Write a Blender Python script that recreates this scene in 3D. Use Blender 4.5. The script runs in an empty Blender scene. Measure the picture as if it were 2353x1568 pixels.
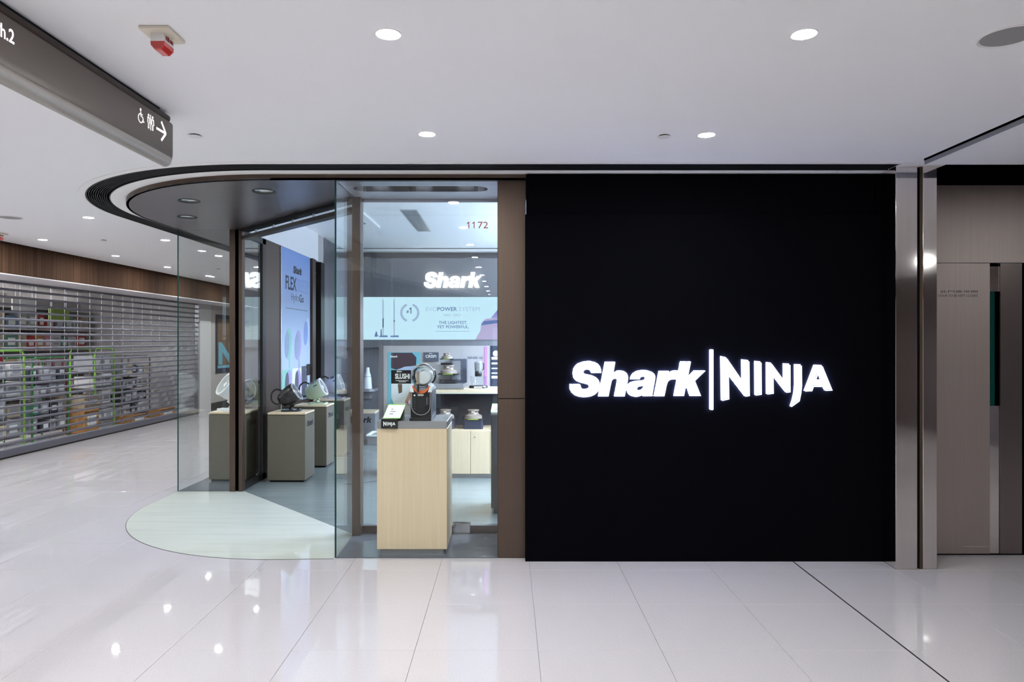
import bpy, math, random
from mathutils import Vector, Matrix
from mathutils.geometry import tessellate_polygon
random.seed(7)
PI = math.pi
S = bpy.context.scene
COL = S.collection

# ------------------------------------------------------------------ camera, world, exposure
F, H, CX, CY = 1617.0, 1.506, 1166.0, 784.0          # focal length in px, eye height, principal point
cam = bpy.data.cameras.new('camera')
cam.sensor_width = 36.0
cam.lens = F / 2353.0 * 36.0
cam.shift_x = (2353 / 2 - CX) / 2353.0
cam.clip_end = 200
camo = bpy.data.objects.new('camera', cam)
COL.objects.link(camo)
camo.location = (0, 0, H)
camo.rotation_euler = (PI / 2, 0, 0)
S.camera = camo
W = bpy.data.worlds.new('world'); S.world = W
W.use_nodes = True
W.node_tree.nodes['Background'].inputs[0].default_value = (0.9, 0.9, 1.0, 1)
W.node_tree.nodes['Background'].inputs[1].default_value = 0.02
S.view_settings.view_transform = 'Standard'
S.view_settings.look = 'None'
S.view_settings.gamma = 1.0
S.view_settings.use_curve_mapping = False
S.view_settings.exposure = 0.0
LAMP = 985.0       # mall downlight lens radiance
SHOP = 135.0       # radiance of the unseen fill lights added in the shop
BOXL = 1.2       # display window lamp radiance
cy = S.cycles
cy.use_denoising = True
cy.max_bounces = 8; cy.diffuse_bounces = 4; cy.glossy_bounces = 4; cy.transmission_bounces = 4
cy.transparent_max_bounces = 20
cy.use_adaptive_sampling = True; cy.adaptive_threshold = 0.12; cy.adaptive_min_samples = 20
cy.sample_clamp_indirect = 6.0
cy.caustics_reflective = False; cy.caustics_refractive = False

# ------------------------------------------------------------------ materials
def lin(c):
    return tuple(((v / 255) / 12.92 if v / 255 <= 0.04045 else ((v / 255 + 0.055) / 1.055) ** 2.4) for v in c) + (1.0,)
M = {}
def mat(name, rgb, rough=0.5, metal=0.0, spec=0.5, emit=0.0, noise=None, bump=None, alpha_glass=False, coat=0.0, aniso=0.0):
    """noise = (scale xyz, strength, second rgb); bump = (scale xyz, strength)"""
    m = bpy.data.materials.new(name); m.use_nodes = True
    nt = m.node_tree; b = nt.nodes['Principled BSDF']
    b.inputs['Base Color'].default_value = lin(rgb)
    b.inputs['Roughness'].default_value = rough
    b.inputs['Metallic'].default_value = metal
    b.inputs['Specular IOR Level'].default_value = spec
    b.inputs['Coat Weight'].default_value = coat
    b.inputs['Anisotropic'].default_value = aniso
    if emit:
        b.inputs['Emission Color'].default_value = lin(rgb)
        b.inputs['Base Color'].default_value = tuple(q * 0.03 for q in lin(rgb)[:3]) + (1.0,)
        b.inputs['Emission Strength'].default_value = emit
    def coords(sc):
        tc = nt.nodes.new('ShaderNodeTexCoord'); mp = nt.nodes.new('ShaderNodeMapping')
        mp.inputs['Scale'].default_value = sc
        nt.links.new(tc.outputs['Object'], mp.inputs['Vector'])
        n = nt.nodes.new('ShaderNodeTexNoise'); n.inputs['Scale'].default_value = 1.0; n.inputs['Detail'].default_value = 4
        nt.links.new(mp.outputs['Vector'], n.inputs['Vector'])
        return n
    if noise:
        n = coords(noise[0])
        r = nt.nodes.new('ShaderNodeValToRGB')
        r.color_ramp.elements[0].position = 0.5 - noise[1]; r.color_ramp.elements[0].color = lin(rgb)
        r.color_ramp.elements[1].position = 0.5 + noise[1]; r.color_ramp.elements[1].color = lin(noise[2])
        nt.links.new(n.outputs['Fac'], r.inputs['Fac'])
        nt.links.new(r.outputs['Color'], b.inputs['Base Color'])
    if bump:
        n = coords(bump[0]); bp = nt.nodes.new('ShaderNodeBump'); bp.inputs['Strength'].default_value = bump[1]
        bp.inputs['Distance'].default_value = 0.002
        nt.links.new(n.outputs['Fac'], bp.inputs['Height']); nt.links.new(bp.outputs['Normal'], b.inputs['Normal'])
    M[name] = m
    return m
def glassmat(name, tint, ior=1.45, rough=0.0, gtint=(255, 255, 255)):
    m = bpy.data.materials.new(name); m.use_nodes = True; nt = m.node_tree
    nt.nodes.remove(nt.nodes['Principled BSDF'])
    out = nt.nodes['Material Output']
    ge = nt.nodes.new('ShaderNodeNewGeometry'); ma = nt.nodes.new('ShaderNodeMath'); ma.operation = 'MULTIPLY_ADD'
    ma.inputs[1].default_value = 1 / ior - ior; ma.inputs[2].default_value = ior
    nt.links.new(ge.outputs['Backfacing'], ma.inputs[0])
    fr = nt.nodes.new('ShaderNodeFresnel'); nt.links.new(ma.outputs[0], fr.inputs['IOR'])
    tr = nt.nodes.new('ShaderNodeBsdfTransparent'); tr.inputs[0].default_value = lin(tint)
    gl = nt.nodes.new('ShaderNodeBsdfGlossy'); gl.inputs['Roughness'].default_value = rough
    gl.inputs['Color'].default_value = lin(gtint)
    mx = nt.nodes.new('ShaderNodeMixShader')
    nt.links.new(fr.outputs[0], mx.inputs[0]); nt.links.new(tr.outputs[0], mx.inputs[1]); nt.links.new(gl.outputs[0], mx.inputs[2])
    nt.links.new(mx.outputs[0], out.inputs['Surface'])
    M[name] = m
    return m

mat('stone', (197, 191, 194), 0.02, spec=1.0, noise=((140, 140, 140), 0.25, (184, 177, 180)))
mat('grout', (150, 143, 143), 0.5)
mat('joint', (28, 28, 30), 0.5)
mat('inlay', (187, 190, 180), 0.05, spec=0.55, noise=((1.2, 14, 4), 0.3, (200, 202, 192)))
mat('shop_floor', (112, 120, 118), 0.2, spec=0.5, noise=((1.5, 18, 4), 0.3, (126, 134, 132)))
mat('box_floor', (98, 102, 110), 0.16, spec=0.5)
mat('ceil', (249, 248, 248), 0.65, spec=0.2)
mat('ceil_trim', (252, 249, 246), 0.5, spec=0.3)
mat('black', (8, 8, 10), 0.6, spec=0.2)
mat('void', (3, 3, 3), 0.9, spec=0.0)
mat('vent', (36, 37, 41), 0.45, spec=0.4)
mat('hoarding', (10, 10, 14), 0.8, spec=0.0)
mat('halo_led', (178, 196, 255), 0.4, emit=90.0)
mat('bronze', (92, 77, 68), 0.42, 0.8, noise=((160, 160, 3), 0.35, (99, 84, 74)))
mat('soffit', (128, 124, 127), 0.3, 0.85, noise=((3, 60, 3), 0.35, (142, 138, 142)))
mat('dark_bronze', (52, 48, 46), 0.35, 0.7)
mat('steel', (236, 229, 225), 0.06, 1.0, noise=((40, 40, 1), 0.4, (224, 216, 212)))
mat('brushed', (180, 166, 160), 0.45, 0.85, noise=((260, 260, 2), 0.4, (166, 153, 148)))
mat('brushed_dark', (140, 129, 126), 0.25, 0.9, noise=((200, 200, 2), 0.4, (126, 116, 114)))
mat('bright_soffit_metal', (214, 216, 228), 0.3, 0.7)
mat('pale_face', (150, 164, 186), 0.5)
mat('step_shade_grey', (132, 134, 140), 0.5)
mat('sign_rim', (178, 170, 162), 0.42, 0.5)
mat('pale_print', (196, 212, 238), 0.5)
mat('blue_print', (140, 160, 214), 0.5)
mat('alu', (190, 190, 196), 0.3, 0.9)
mat('wood_dark', (82, 58, 43), 0.75, spec=0.08, noise=((8, 60, 0.6), 0.2, (50, 35, 27)))
mat('wood_pale', (225, 201, 166), 0.42, noise=((70, 70, 1.6), 0.3, (214, 188, 152)))
mat('wood_top', (232, 212, 180), 0.45, noise=((12, 60, 4), 0.3, (220, 196, 160)))
mat('olive', (102, 95, 79), 0.5, noise=((30, 30, 30), 0.4, (96, 90, 76)))
mat('lens', (247, 253, 252), 0.4, emit=LAMP)
mat('shop_fill', (206, 226, 255), 0.4, emit=SHOP)
mat('shop_fill_up', (206, 226, 255), 0.4, emit=SHOP * 0.2)
mat('box_lens', (225, 238, 255), 0.3, emit=BOXL)
mat('dim_lens', (190, 214, 208), 0.15, emit=0.5)
mat('white_trim', (236, 234, 232), 0.4)
mat('grey_disc', (150, 149, 147), 0.6)
mat('cream', (226, 216, 196), 0.45)
mat('red_lens', (196, 22, 14), 0.12, spec=0.7, coat=0.6)
mat('red_ink', (150, 26, 30), 0.5)
mat('ink', (20, 20, 24), 0.5)
mat('ink_grey', (92, 96, 108), 0.5)
mat('led_white', (250, 253, 255), 0.4, emit=2.2)
mat('led_rim', (96, 150, 225), 0.4, emit=0.8)
mat('sign_face', (112, 103, 96), 0.36, 0.6)
mat('sign_brown', (52, 36, 28), 0.35, 0.3)
mat('sign_light', (252, 246, 250), 0.4, emit=1.6)
mat('shop_logo', (240, 250, 255), 0.4, emit=4.0)
mat('screen', (206, 240, 255), 0.4, emit=1.05)
mat('scr_blue', (112, 140, 204), 0.4, emit=0.75)
mat('scr_pale', (176, 198, 232), 0.4, emit=0.9)
mat('scr_dark', (40, 82, 128), 0.4, emit=0.6)
mat('scr_lilac', (206, 190, 232), 0.4, emit=0.85)
mat('purple_led', (206, 150, 255), 0.4, emit=1.6)
mat('wall_metal', (146, 143, 146), 0.35, 0.6, noise=((60, 60, 1), 0.4, (132, 130, 134)))
mat('panel_grey', (196, 190, 188), 0.5)
mat('wall_grey', (186, 180, 176), 0.55)
mat('wall_plain', (206, 202, 204), 0.6)
mat('price_white', (252, 254, 250), 0.5)
mat('price_green', (150, 214, 88), 0.5)
mat('slab_grey', (166, 163, 164), 0.3, 0.5)
mat('plastic_black', (26, 26, 28), 0.3, coat=0.3)
mat('plastic_char', (46, 44, 44), 0.3)
mat('plastic_white', (240, 240, 240), 0.3)
mat('plastic_silver', (200, 200, 204), 0.25, 0.6)
mat('plastic_green', (190, 204, 176), 0.35)
mat('plastic_lilac', (196, 196, 214), 0.35)
mat('taupe', (150, 134, 120), 0.35)
mat('orange', (214, 104, 50), 0.4)
mat('lime', (166, 210, 60), 0.4)
mat('red_glow', (206, 60, 52), 0.5)
mat('shutter_alu', (104, 104, 116), 0.4, 0.4)
mat('kraft', (206, 150, 90), 0.6)
mat('rack_green', (150, 212, 84), 0.4)
mat('rack_dkgreen', (70, 140, 80), 0.4)
mat('shop_white', (232, 230, 228), 0.6)
mat('tube_light', (255, 252, 250), 0.4, emit=8.5)
mat('cyan_print', (112, 178, 200), 0.5)
mat('brown_print', (112, 84, 62), 0.5)
mat('navy', (28, 36, 60), 0.5)
mat('teal_print', (120, 200, 214), 0.5)
mat('plum_print', (74, 56, 66), 0.5)
mat('skin_print', (206, 150, 120), 0.5)
mat('pink_print', (216, 90, 130), 0.5)
mat('mint', (148, 204, 186), 0.5)
mat('lavender', (178, 160, 206), 0.5)
mat('dgrey_print', (90, 92, 104), 0.5)
glassmat('glass', (252, 254, 254))
glassmat('clear', (244, 247, 248), 1.4)
glassmat('poly', (240, 241, 245), 1.06, 0.1)
mat('glass_edge', (6, 62, 56), 0.2, spec=0.3)
# blue poster: a printed vertical colour blend
m = mat('poster_blue', (150, 178, 228), 0.45)
nt = m.node_tree; tc = nt.nodes.new('ShaderNodeTexCoord'); sp = nt.nodes.new('ShaderNodeSeparateXYZ')
rp = nt.nodes.new('ShaderNodeValToRGB'); mr = nt.nodes.new('ShaderNodeMapRange')
mr.inputs['From Min'].default_value = 1.0; mr.inputs['From Max'].default_value = 2.75
rp.color_ramp.elements[0].color = lin((192, 206, 226)); rp.color_ramp.elements[1].color = lin((116, 148, 210))
rp.color_ramp.elements[0].position = 0.25
nt.links.new(tc.outputs['Object'], sp.inputs[0]); nt.links.new(sp.outputs['Z'], mr.inputs['Value'])
nt.links.new(mr.outputs[0], rp.inputs['Fac']); nt.links.new(rp.outputs['Color'], nt.nodes['Principled BSDF'].inputs['Base Color'])

# ------------------------------------------------------------------ mesh helpers
class MB:
    def __init__(s): s.v = []; s.f = []; s.mi = []; s.cur = 0
    def add(s, vs, fs):
        o = len(s.v); s.v += [tuple(p) for p in vs]; s.f += [tuple(i + o for i in f) for f in fs]; s.mi += [s.cur] * len(fs); return s
    def box(s, x0, x1, y0, y1, z0, z1):
        v = [(x0, y0, z0), (x1, y0, z0), (x1, y1, z0), (x0, y1, z0), (x0, y0, z1), (x1, y0, z1), (x1, y1, z1), (x0, y1, z1)]
        return s.add(v, [(0, 3, 2, 1), (4, 5, 6, 7), (0, 1, 5, 4), (1, 2, 6, 5), (2, 3, 7, 6), (3, 0, 4, 7)])
    def cbox(s, x0, x1, y0, y1, z0, z1, c):
        """box with chamfered edges"""
        v = []; xs, ys, zs = (x0, x1), (y0, y1), (z0, z1)
        idx = {}
        for i in (0, 1):
            for j in (0, 1):
                for k in (0, 1):
                    sx, sy, sz = (1, -1)[i], (1, -1)[j], (1, -1)[k]
                    for a in range(3):
                        p = [xs[i], ys[j], zs[k]]
                        for b, sg in enumerate((sx, sy, sz)):
                            if b != a: p[b] += sg * c
                        idx[(i, j, k, a)] = len(v); v.append(p)
        f = []
        for a in range(3):
            o = [b for b in range(3) if b != a]
            for e in (0, 1):
                q = []
                for (m_, n_) in ((0, 0), (1, 0), (1, 1), (0, 1)):
                    t = [0, 0, 0]; t[a] = e; t[o[0]] = m_; t[o[1]] = n_
                    q.append(idx[(*t, a)])
                f.append(q if (e == 1) == (a != 1) else q[::-1])
        for a in range(3):                      # edge faces along axis a
            o = [b for b in range(3) if b != a]
            for m_ in (0, 1):
                for n_ in (0, 1):
                    q = []
                    for e, w in ((0, o[0]), (1, o[0]), (1, o[1]), (0, o[1])):
                        t = [0, 0, 0]; t[a] = e; t[o[0]] = m_; t[o[1]] = n_
                        q.append(idx[(*t, w)])
                    f.append(q)
        for i in (0, 1):
            for j in (0, 1):
                for k in (0, 1):
                    f.append([idx[(i, j, k, a)] for a in range(3)])
        return s.add(v, f)
    def prism(s, loops, fn, w0=0.0, w1=1.0):
        """2D loops (first outer, then holes) extruded; fn(u, v, w) -> xyz"""
        flat = [p for l in loops for p in l]; n = len(flat)
        tri = tessellate_polygon([[Vector((p[0], p[1], 0)) for p in l] for l in loops])
        v = [fn(p[0], p[1], w0) for p in flat] + [fn(p[0], p[1], w1) for p in flat]
        f = [tuple(t) for t in tri] + [tuple(i + n for i in reversed(t)) for t in tri]
        o = 0
        for l in loops:
            k = len(l)
            for i in range(k):
                a, b = o + i, o + (i + 1) % k
                f.append((a, b, b + n, a + n))
            o += k
        return s.add(v, f)
    def zprism(s, loops, z0, z1):
        return s.prism(loops, lambda u, v, w: (u, v, w), z0, z1)
    def tube(s, pts, r, n=8, closed=False, cap=True):
        pts = [Vector(p) for p in pts]; k = len(pts); rings = []
        rr = r if isinstance(r, (list, tuple)) else [r] * k
        up = Vector((0, 0, 1))
        for i, p in enumerate(pts):
            a = pts[i - 1] if (i or closed) else p; b = pts[(i + 1) % k] if (i < k - 1 or closed) else p
            d = (b - a).normalized()
            x = d.cross(up if abs(d.z) < 0.95 else Vector((0, 1, 0))).normalized(); y = x.cross(d).normalized()
            rings.append([p + (x * math.cos(2 * PI * j / n) + y * math.sin(2 * PI * j / n)) * rr[i] for j in range(n)])
        v = [q for g in rings for q in g]; f = []
        for i in range(k if closed else k - 1):
            for j in range(n):
                a = i * n + j; b = i * n + (j + 1) % n; c = ((i + 1) % k) * n + (j + 1) % n; d = ((i + 1) % k) * n + j
                f.append((a, b, c, d))
        if cap and not closed:
            f.append(tuple(range(n))[::-1]); f.append(tuple((k - 1) * n + j for j in range(n)))
        return s.add(v, f)
    def lathe(s, prof, origin=(0, 0, 0), axis=(0, 0, 1), n=32, ref=None, cap=True):
        """prof: list of (radius, height along axis)"""
        ax = Vector(axis).normalized(); o = Vector(origin)
        x = ax.cross(Vector((0, 0, 1)) if abs(ax.z) < 0.95 else Vector((0, 1, 0))).normalized(); y = ax.cross(x)
        v = []; f = []; k = len(prof)
        for r, h in prof:
            for j in range(n):
                a = 2 * PI * j / n
                v.append(o + ax * h + (x * math.cos(a) + y * math.sin(a)) * r)
        for i in range(k - 1):
            for j in range(n):
                f.append((i * n + j, i * n + (j + 1) % n, (i + 1) * n + (j + 1) % n, (i + 1) * n + j))
        if cap:
            f.append(tuple(range(n))[::-1]); f.append(tuple((k - 1) * n + j for j in range(n)))
        return s.add(v, f)

def rrect(x0, x1, y0, y1, r, n=6):
    p = []
    for cx, cyy, a0 in ((x1 - r, y1 - r, 0), (x0 + r, y1 - r, 90), (x0 + r, y0 + r, 180), (x1 - r, y0 + r, 270)):
        for i in range(n + 1):
            a = math.radians(a0 + 90 * i / n); p.append((cx + r * math.cos(a), cyy + r * math.sin(a)))
    return p
def circ(cx, cyy, r, n=28, ry=None):
    return [(cx + r * math.cos(2 * PI * i / n), cyy + (ry or r) * math.sin(2 * PI * i / n)) for i in range(n)]

def obj(name, mb, material, parent=None, smooth=None, mats=None):
    me = bpy.data.meshes.new(name)
    me.from_pydata(mb.v, [], mb.f)
    for mm in (mats or [material]): me.materials.append(M[mm])
    if mats: me.polygons.foreach_set('material_index', mb.mi)
    import bmesh as _b
    bm = _b.new(); bm.from_mesh(me); _b.ops.recalc_face_normals(bm, faces=bm.faces); bm.to_mesh(me); bm.free()
    if smooth: me.shade_smooth(); me.set_sharp_from_angle(angle=math.radians(smooth))
    me.update()
    return link(name, me, parent)
def link(name, me, parent=None):
    o = bpy.data.objects.new(name, me); COL.objects.link(o)
    if parent is not None:
        o.parent = parent
        if parent.type == 'EMPTY' and parent.parent is None:
            o.matrix_parent_inverse = Matrix.Translation(-Vector(parent.location))
    return o
def tag(o, label, cat, group=None, kind=None):
    o['label'] = label; o['category'] = cat
    if group: o['group'] = group
    if kind: o['kind'] = kind
    return o
def thing(name, label, cat, loc=(0, 0, 0), group=None, kind=None):
    o = bpy.data.objects.new(name, None); COL.objects.link(o); o.location = loc; o.empty_display_size = 0.1
    return tag(o, label, cat, group, kind)
def dup(root, loc, label, rotz=0):
    r = root.copy(); COL.objects.link(r); r.location = loc; r.rotation_euler = (0, 0, rotz); r['label'] = label
    for ch in list(root.children):
        c = ch.copy(); COL.objects.link(c); c.parent = r
        for g in list(ch.children):
            d = g.copy(); COL.objects.link(d); d.parent = c
    return r
def struct(name, mb, material, label, cat, mats=None, smooth=None):
    return tag(obj(name, mb, material, None, smooth, mats), label, cat, kind='structure')

# ------------------------------------------------------------------ lettering
TX = {}
def prep(items):
    os_ = []
    for key, body, bold, shear in items:
        cu = bpy.data.curves.new('lettering', 'FONT'); cu.body = body; cu.offset = bold; cu.shear = shear; cu.extrude = 0.5
        cu.resolution_u = 3
        o = bpy.data.objects.new('lettering', cu); COL.objects.link(o); os_.append((key, o))
    dg = bpy.context.evaluated_depsgraph_get(); dg.update()
    for key, o in os_:
        me = bpy.data.meshes.new_from_object(o.evaluated_get(dg))
        vs = [tuple(v.co) for v in me.vertices]; fs = [tuple(p.vertices) for p in me.polygons]
        TX[key] = (vs, fs); bpy.data.meshes.remove(me)
    for key, o in os_:
        cu = o.data; bpy.data.objects.remove(o); bpy.data.curves.remove(cu)
prep([('72', '72', 0.0, 0), ('ph2', 'Ph.2', 0.012, 0), ('flex', 'FLEX', 0.02, 0), ('breeze', 'BREEZE', -0.01, 0),
      ('hydro', 'Hydro', -0.012, 0), ('go', 'Go', 0.012, 0), ('evo', 'EVO', -0.012, 0), ('power', 'POWER', 0.012, 0),
      ('system', 'SYSTEM', -0.012, 0), ('neo', 'NEO', 0, 0), ('neop', 'NEO+', 0, 0), ('light', 'THE LIGHTEST.', 0.01, 0),
      ('yet', 'YET POWERFUL.', 0.01, 0), ('num1', '#', 0.01, 0), ('slushi', 'SLUSHi', 0.035, 0), ('crispi', 'CRISPi', 0.02, 0),
      ('sense', 'SENSE iQ', 0.02, 0), ('closed', 'DOOR TO BE KEPT CLOSED', 0, 0), ('cjk', '\u6b64\u9580\u61c9\u5e38\u95dc', 0, 0),
      ('fire', '\u706b\u8b66 FIRE', 0.01, 0), ('n', 'N', 0.05, 0)])
def text(name, key, org, u, v, w, h, material, parent, th=0.002):
    vs, fs = TX[key]
    xs = [p[0] for p in vs]; ys = [p[1] for p in vs]
    x0, x1, y0, y1 = min(xs), max(xs), min(ys), max(ys)
    u, v, org = Vector(u), Vector(v), Vector(org); n = u.cross(v)
    mb = MB(); mb.add([org + u * ((p[0] - x0) / (x1 - x0) * w) + v * ((p[1] - y0) / (y1 - y0) * h) + n * (p[2] + 0.5) * th for p in vs], fs)
    return obj(name, mb, material, parent)

# outlines of the two wordmarks, traced in letter units
SHARK = {
 's': [[(635,535),(630,480),(612,430),(580,390),(530,362),(470,350),(410,348),(340,358),(270,385),(220,425),(193,475),(185,535),(190,590),(205,630),(240,665),(290,687),(360,705),(410,718),(435,732),(445,750),(440,770),(425,785),(395,795),(360,796),(330,788),(312,765),(305,735),(298,718),(135,718),(133,760),(140,800),(165,850),(210,890),(270,912),(340,922),(400,920),(470,908),(530,880),(580,835),(605,785),(612,730),(605,680),(585,640),(550,605),(500,580),(430,565),(380,553),(357,540),(350,520),(358,500),(380,485),(415,482),(445,488),(465,505),(475,530),(482,538)]],
 'h': [[(697,362),(856,362),(823,553),(850,525),(890,504),(940,497),(990,505),(1030,530),(1052,565),(1060,610),(1055,660),(1005,908),(845,908),(892,665),(890,645),(875,630),(850,627),(820,635),(800,660),(790,700),(748,908),(590,908)]],
 'a': [[(1097,637),(1110,590),(1140,545),(1190,512),(1250,497),(1310,493),(1380,498),(1440,520),(1475,550),(1492,590),(1488,640),(1447,870),(1450,905),(1297,906),(1295,872),(1260,900),(1210,915),(1160,915),(1105,900),(1065,865),(1045,815),(1047,760),(1065,720),(1100,690),(1150,672),(1210,665),(1290,658),(1330,645),(1340,625),(1335,605),(1310,595),(1280,596),(1255,608),(1243,637)],
       [(1322,732),(1280,745),(1235,752),(1208,768),(1200,790),(1212,810),(1240,816),(1275,808),(1305,780)]],
 'r': [[(1558,505),(1710,505),(1698,562),(1725,530),(1765,505),(1810,497),(1862,500),(1838,642),(1790,637),(1740,642),(1705,660),(1685,690),(1672,730),(1636,906),(1478,906)]],
 'k': [[(1900,355),(2058,355),(2007,612),(2115,500),(2290,500),(2122,662),(2218,902),(2050,902),(2000,762),(1970,785),(1948,902),(1795,902)]]}
NINJA = {
 'n': [[(385,265),(475,285),(722,645),(718,318),(828,330),(835,882),(765,892),(500,548),(508,935),(395,960)]],
 'i': [[(927,343),(1022,352),(1025,862),(930,875)]],
 'n2': [[(1112,362),(1188,370),(1385,638),(1382,382),(1482,388),(1485,822),(1420,830),(1213,568),(1217,845),(1115,858)]],
 'j': [[(1560,395),(1665,398),(1668,720),(1655,840),(1630,965),(1500,1058),(1495,1052),(1525,960),(1550,850),(1562,720)]],
 'a': [[(1872,405),(1998,410),(2155,795),(2045,800),(2010,738),(1855,735),(1830,805),(1718,810)], [(1935,515),(1980,640),(1885,640)]]}
def wordmark(glyphs, box_, org, u, v, w, h, material, parent, th, name='letter', joined=None, back=0.0, shift=(0, 0)):
    """glyph outlines of box_ (x0,x1,y0,y1, y down) laid into a w x h rectangle at org"""
    x0, x1, y0, y1 = box_; u, v, org = Vector(u), Vector(v), Vector(org); n = u.cross(v)
    fn = lambda a, b, c: org + u * ((a + shift[0] - x0) / (x1 - x0) * w) + v * ((y1 - b - shift[1]) / (y1 - y0) * h) + n * c
    if joined:
        mb = MB()
        for g in glyphs.values(): mb.prism(g, fn, back, back + th)
        return obj(joined, mb, material, parent)
    out = []
    for k, g in glyphs.items():
        out.append(obj(name, MB().prism(g, fn, back, back + th), material, parent))
    return out
SB = (133, 2290, 348, 922); NB = (385, 2155, 265, 1058)
def shark(org, u, v, w, material, parent, th=0.002, name='lettering'):
    return wordmark(SHARK, SB, org, u, v, w, w * 574 / 2157 , material, parent, th, joined=name)
def ninja(org, u, v, w, material, parent, th=0.002, name='lettering'):
    return wordmark(NINJA, NB, org, u, v, w, w * 793 / 1770, material, parent, th, joined=name)

def at(x, y, Y):      # picture point at depth Y
    return Vector(((x - CX) * Y / F, Y, H + (CY - y) * Y / F))
XR, XL, ZU, YF, YB = (1, 0, 0), (-1, 0, 0), (0, 0, 1), (0, 1, 0), (0, -1, 0)

# ================================================================== STRUCTURE
ZC, ZS, ZSH = 2.657, 2.618, 3.0           # mall ceiling, canopy soffit, shop ceiling
CCX, CCY, CR = -1.637, 6.505, 1.66        # canopy corner circle
def outline(o, xr, yl, n=40):
    p = [(xr, CCY - CR - o)]
    for i in range(n + 1):
        a = math.radians(-90 - 90 * i / n); p.append((CCX + (CR + o) * math.cos(a), CCY + (CR + o) * math.sin(a)))
    p.append((CCX - CR - o, yl)); return p
def sweep(mb, o0, o1, z0, z1, xr, yl):
    a, b = outline(o0, xr, yl), outline(o1, xr, yl); n = len(a)
    v = [(x, y, z0) for x, y in a] + [(x, y, z0) for x, y in b] + [(x, y, z1) for x, y in b] + [(x, y, z1) for x, y in a]
    f = []
    for i in range(n - 1):
        for k in range(4):
            k2 = (k + 1) % 4
            f.append((k * n + i, k * n + i + 1, k2 * n + i + 1, k2 * n + i))
    f += [(0, n, 2 * n, 3 * n), (n - 1, 2 * n - 1, 3 * n - 1, 4 * n - 1)]
    return mb.add(v, f)
def circle_hit(x, y):   # inside the shop's outline
    if x > CCX: return y > CCY - CR
    if y > CCY: return x > CCX - CR
    return (x - CCX) ** 2 + (y - CCY) ** 2 < CR * CR

# floor: a bed of grout with the tiles laid on it
floor = struct('floor', MB().box(-14, 10, -13, 24, -0.1, -0.004), 'grout', 'polished white stone tile floor of the mall', 'floor')
def tile_mesh(name):
    mb = MB(); e = 0.0008; g = 0.2991; c = 0.001
    v = [(-g, -g, -0.004), (g, -g, -0.004), (g, g, -0.004), (-g, g, -0.004), (-g, -g, -c), (g, -g, -c), (g, g, -c), (-g, g, -c),
         (-g + c, -g + c, 0), (g - c, -g + c, 0), (g - c, g - c, 0), (-g + c, g - c, 0)]
    f = [(8, 9, 10, 11)] + [(i, (i + 1) % 4, (i + 1) % 4 + 4, i + 4) for i in range(4)] + [(i + 4, (i + 1) % 4 + 4, (i + 1) % 4 + 8, i + 8) for i in range(4)]
    mb.add(v, f); return mb
tm = None
rest = MB()
TX0, TY0 = 0.149 + 0.3, 4.025 + 0.3
for i in range(-20, 16):
    for j in range(-28, 32):
        x, y = TX0 + 0.6 * i, TY0 + 0.6 * j
        if not (-6.8 < x < 9 and -12.5 < y < 23): continue
        if y > 5.6 and x > -2.9: continue
        if circle_hit(x - 0.31, y - 0.31) and circle_hit(x - 0.31, y + 0.31) and x > -3.2 and x < 2.5: continue
        px = [CX + F * (x + sx) / (y + sy) for sx in (-.3, .3) for sy in (-.3, .3)] if y > 0.5 else [9999]
        vis = y > 2.6 and y < 15.3 and max(px) > 0 and min(px) < 2353
        if vis:
            t = random.uniform(-1, 1) * 0.00045, random.uniform(-1, 1) * 0.00045
            if tm is None:
                o = obj('tile', tile_mesh('tile'), 'stone', floor); tm = o.data
            else:
                o = link('tile', tm, floor)
            o.location = (x, y, 0); o.rotation_euler = (t[0], t[1], 0)
        else:
            g = tile_mesh('tile'); rest.add([(p[0] + x, p[1] + y, p[2]) for p in g.v], g.f)
r = obj('tile_field', rest, 'stone', floor); r['kind'] = 'stuff'
obj('joint_strip', MB().box(1.9445, 1.9535, -12, 4.9, -0.004, 0.0006), 'joint', floor)

# cream stone inlay under the canopy
inl = outline(0, -1.2, 7.05)[0:]
inl_poly = [(-1.2, 4.862)] + inl[1:] + [(-2.62, 7.03), (-1.2, 5.48)]
struct('floor_inlay', MB().zprism([inl_poly], -0.004, 0.0022), 'inlay', 'cream stone floor inlay with a rounded edge under the canopy', 'floor')
ie = outline(0, -1.2, 7.03); ie2 = outline(0.005, -1.2, 7.03)
fi_ = bpy.data.objects['floor_inlay']
obj('edge_line', MB().zprism([[(-1.2, 4.862)] + ie[1:] + ie2[:0:-1] + [(-1.2, 4.857)]], -0.003, 0.0015), 'joint', fi_)
struct('floor_shop', MB().zprism([[(-2.62, 7.03), (-1.2, 5.485), (-1.1, 5.485), (2.6, 5.485), (2.6, 11.9), (-2.66, 11.9), (-2.66, 7.03)]], -0.004, 0.003), 'shop_floor',
       'grey stone-look floor inside the shop', 'floor')
struct('floor_window_front', MB().box(-1.186, -0.066, 4.875, 5.484, -0.004, 0.006), 'box_floor', 'dark grey floor panel of the front display window', 'floor')
struct('floor_window_side', MB().box(-3.29, -2.661, 7.036, 9.7, -0.004, 0.006), 'box_floor', 'dark grey floor panel of the side display window', 'floor')

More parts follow.
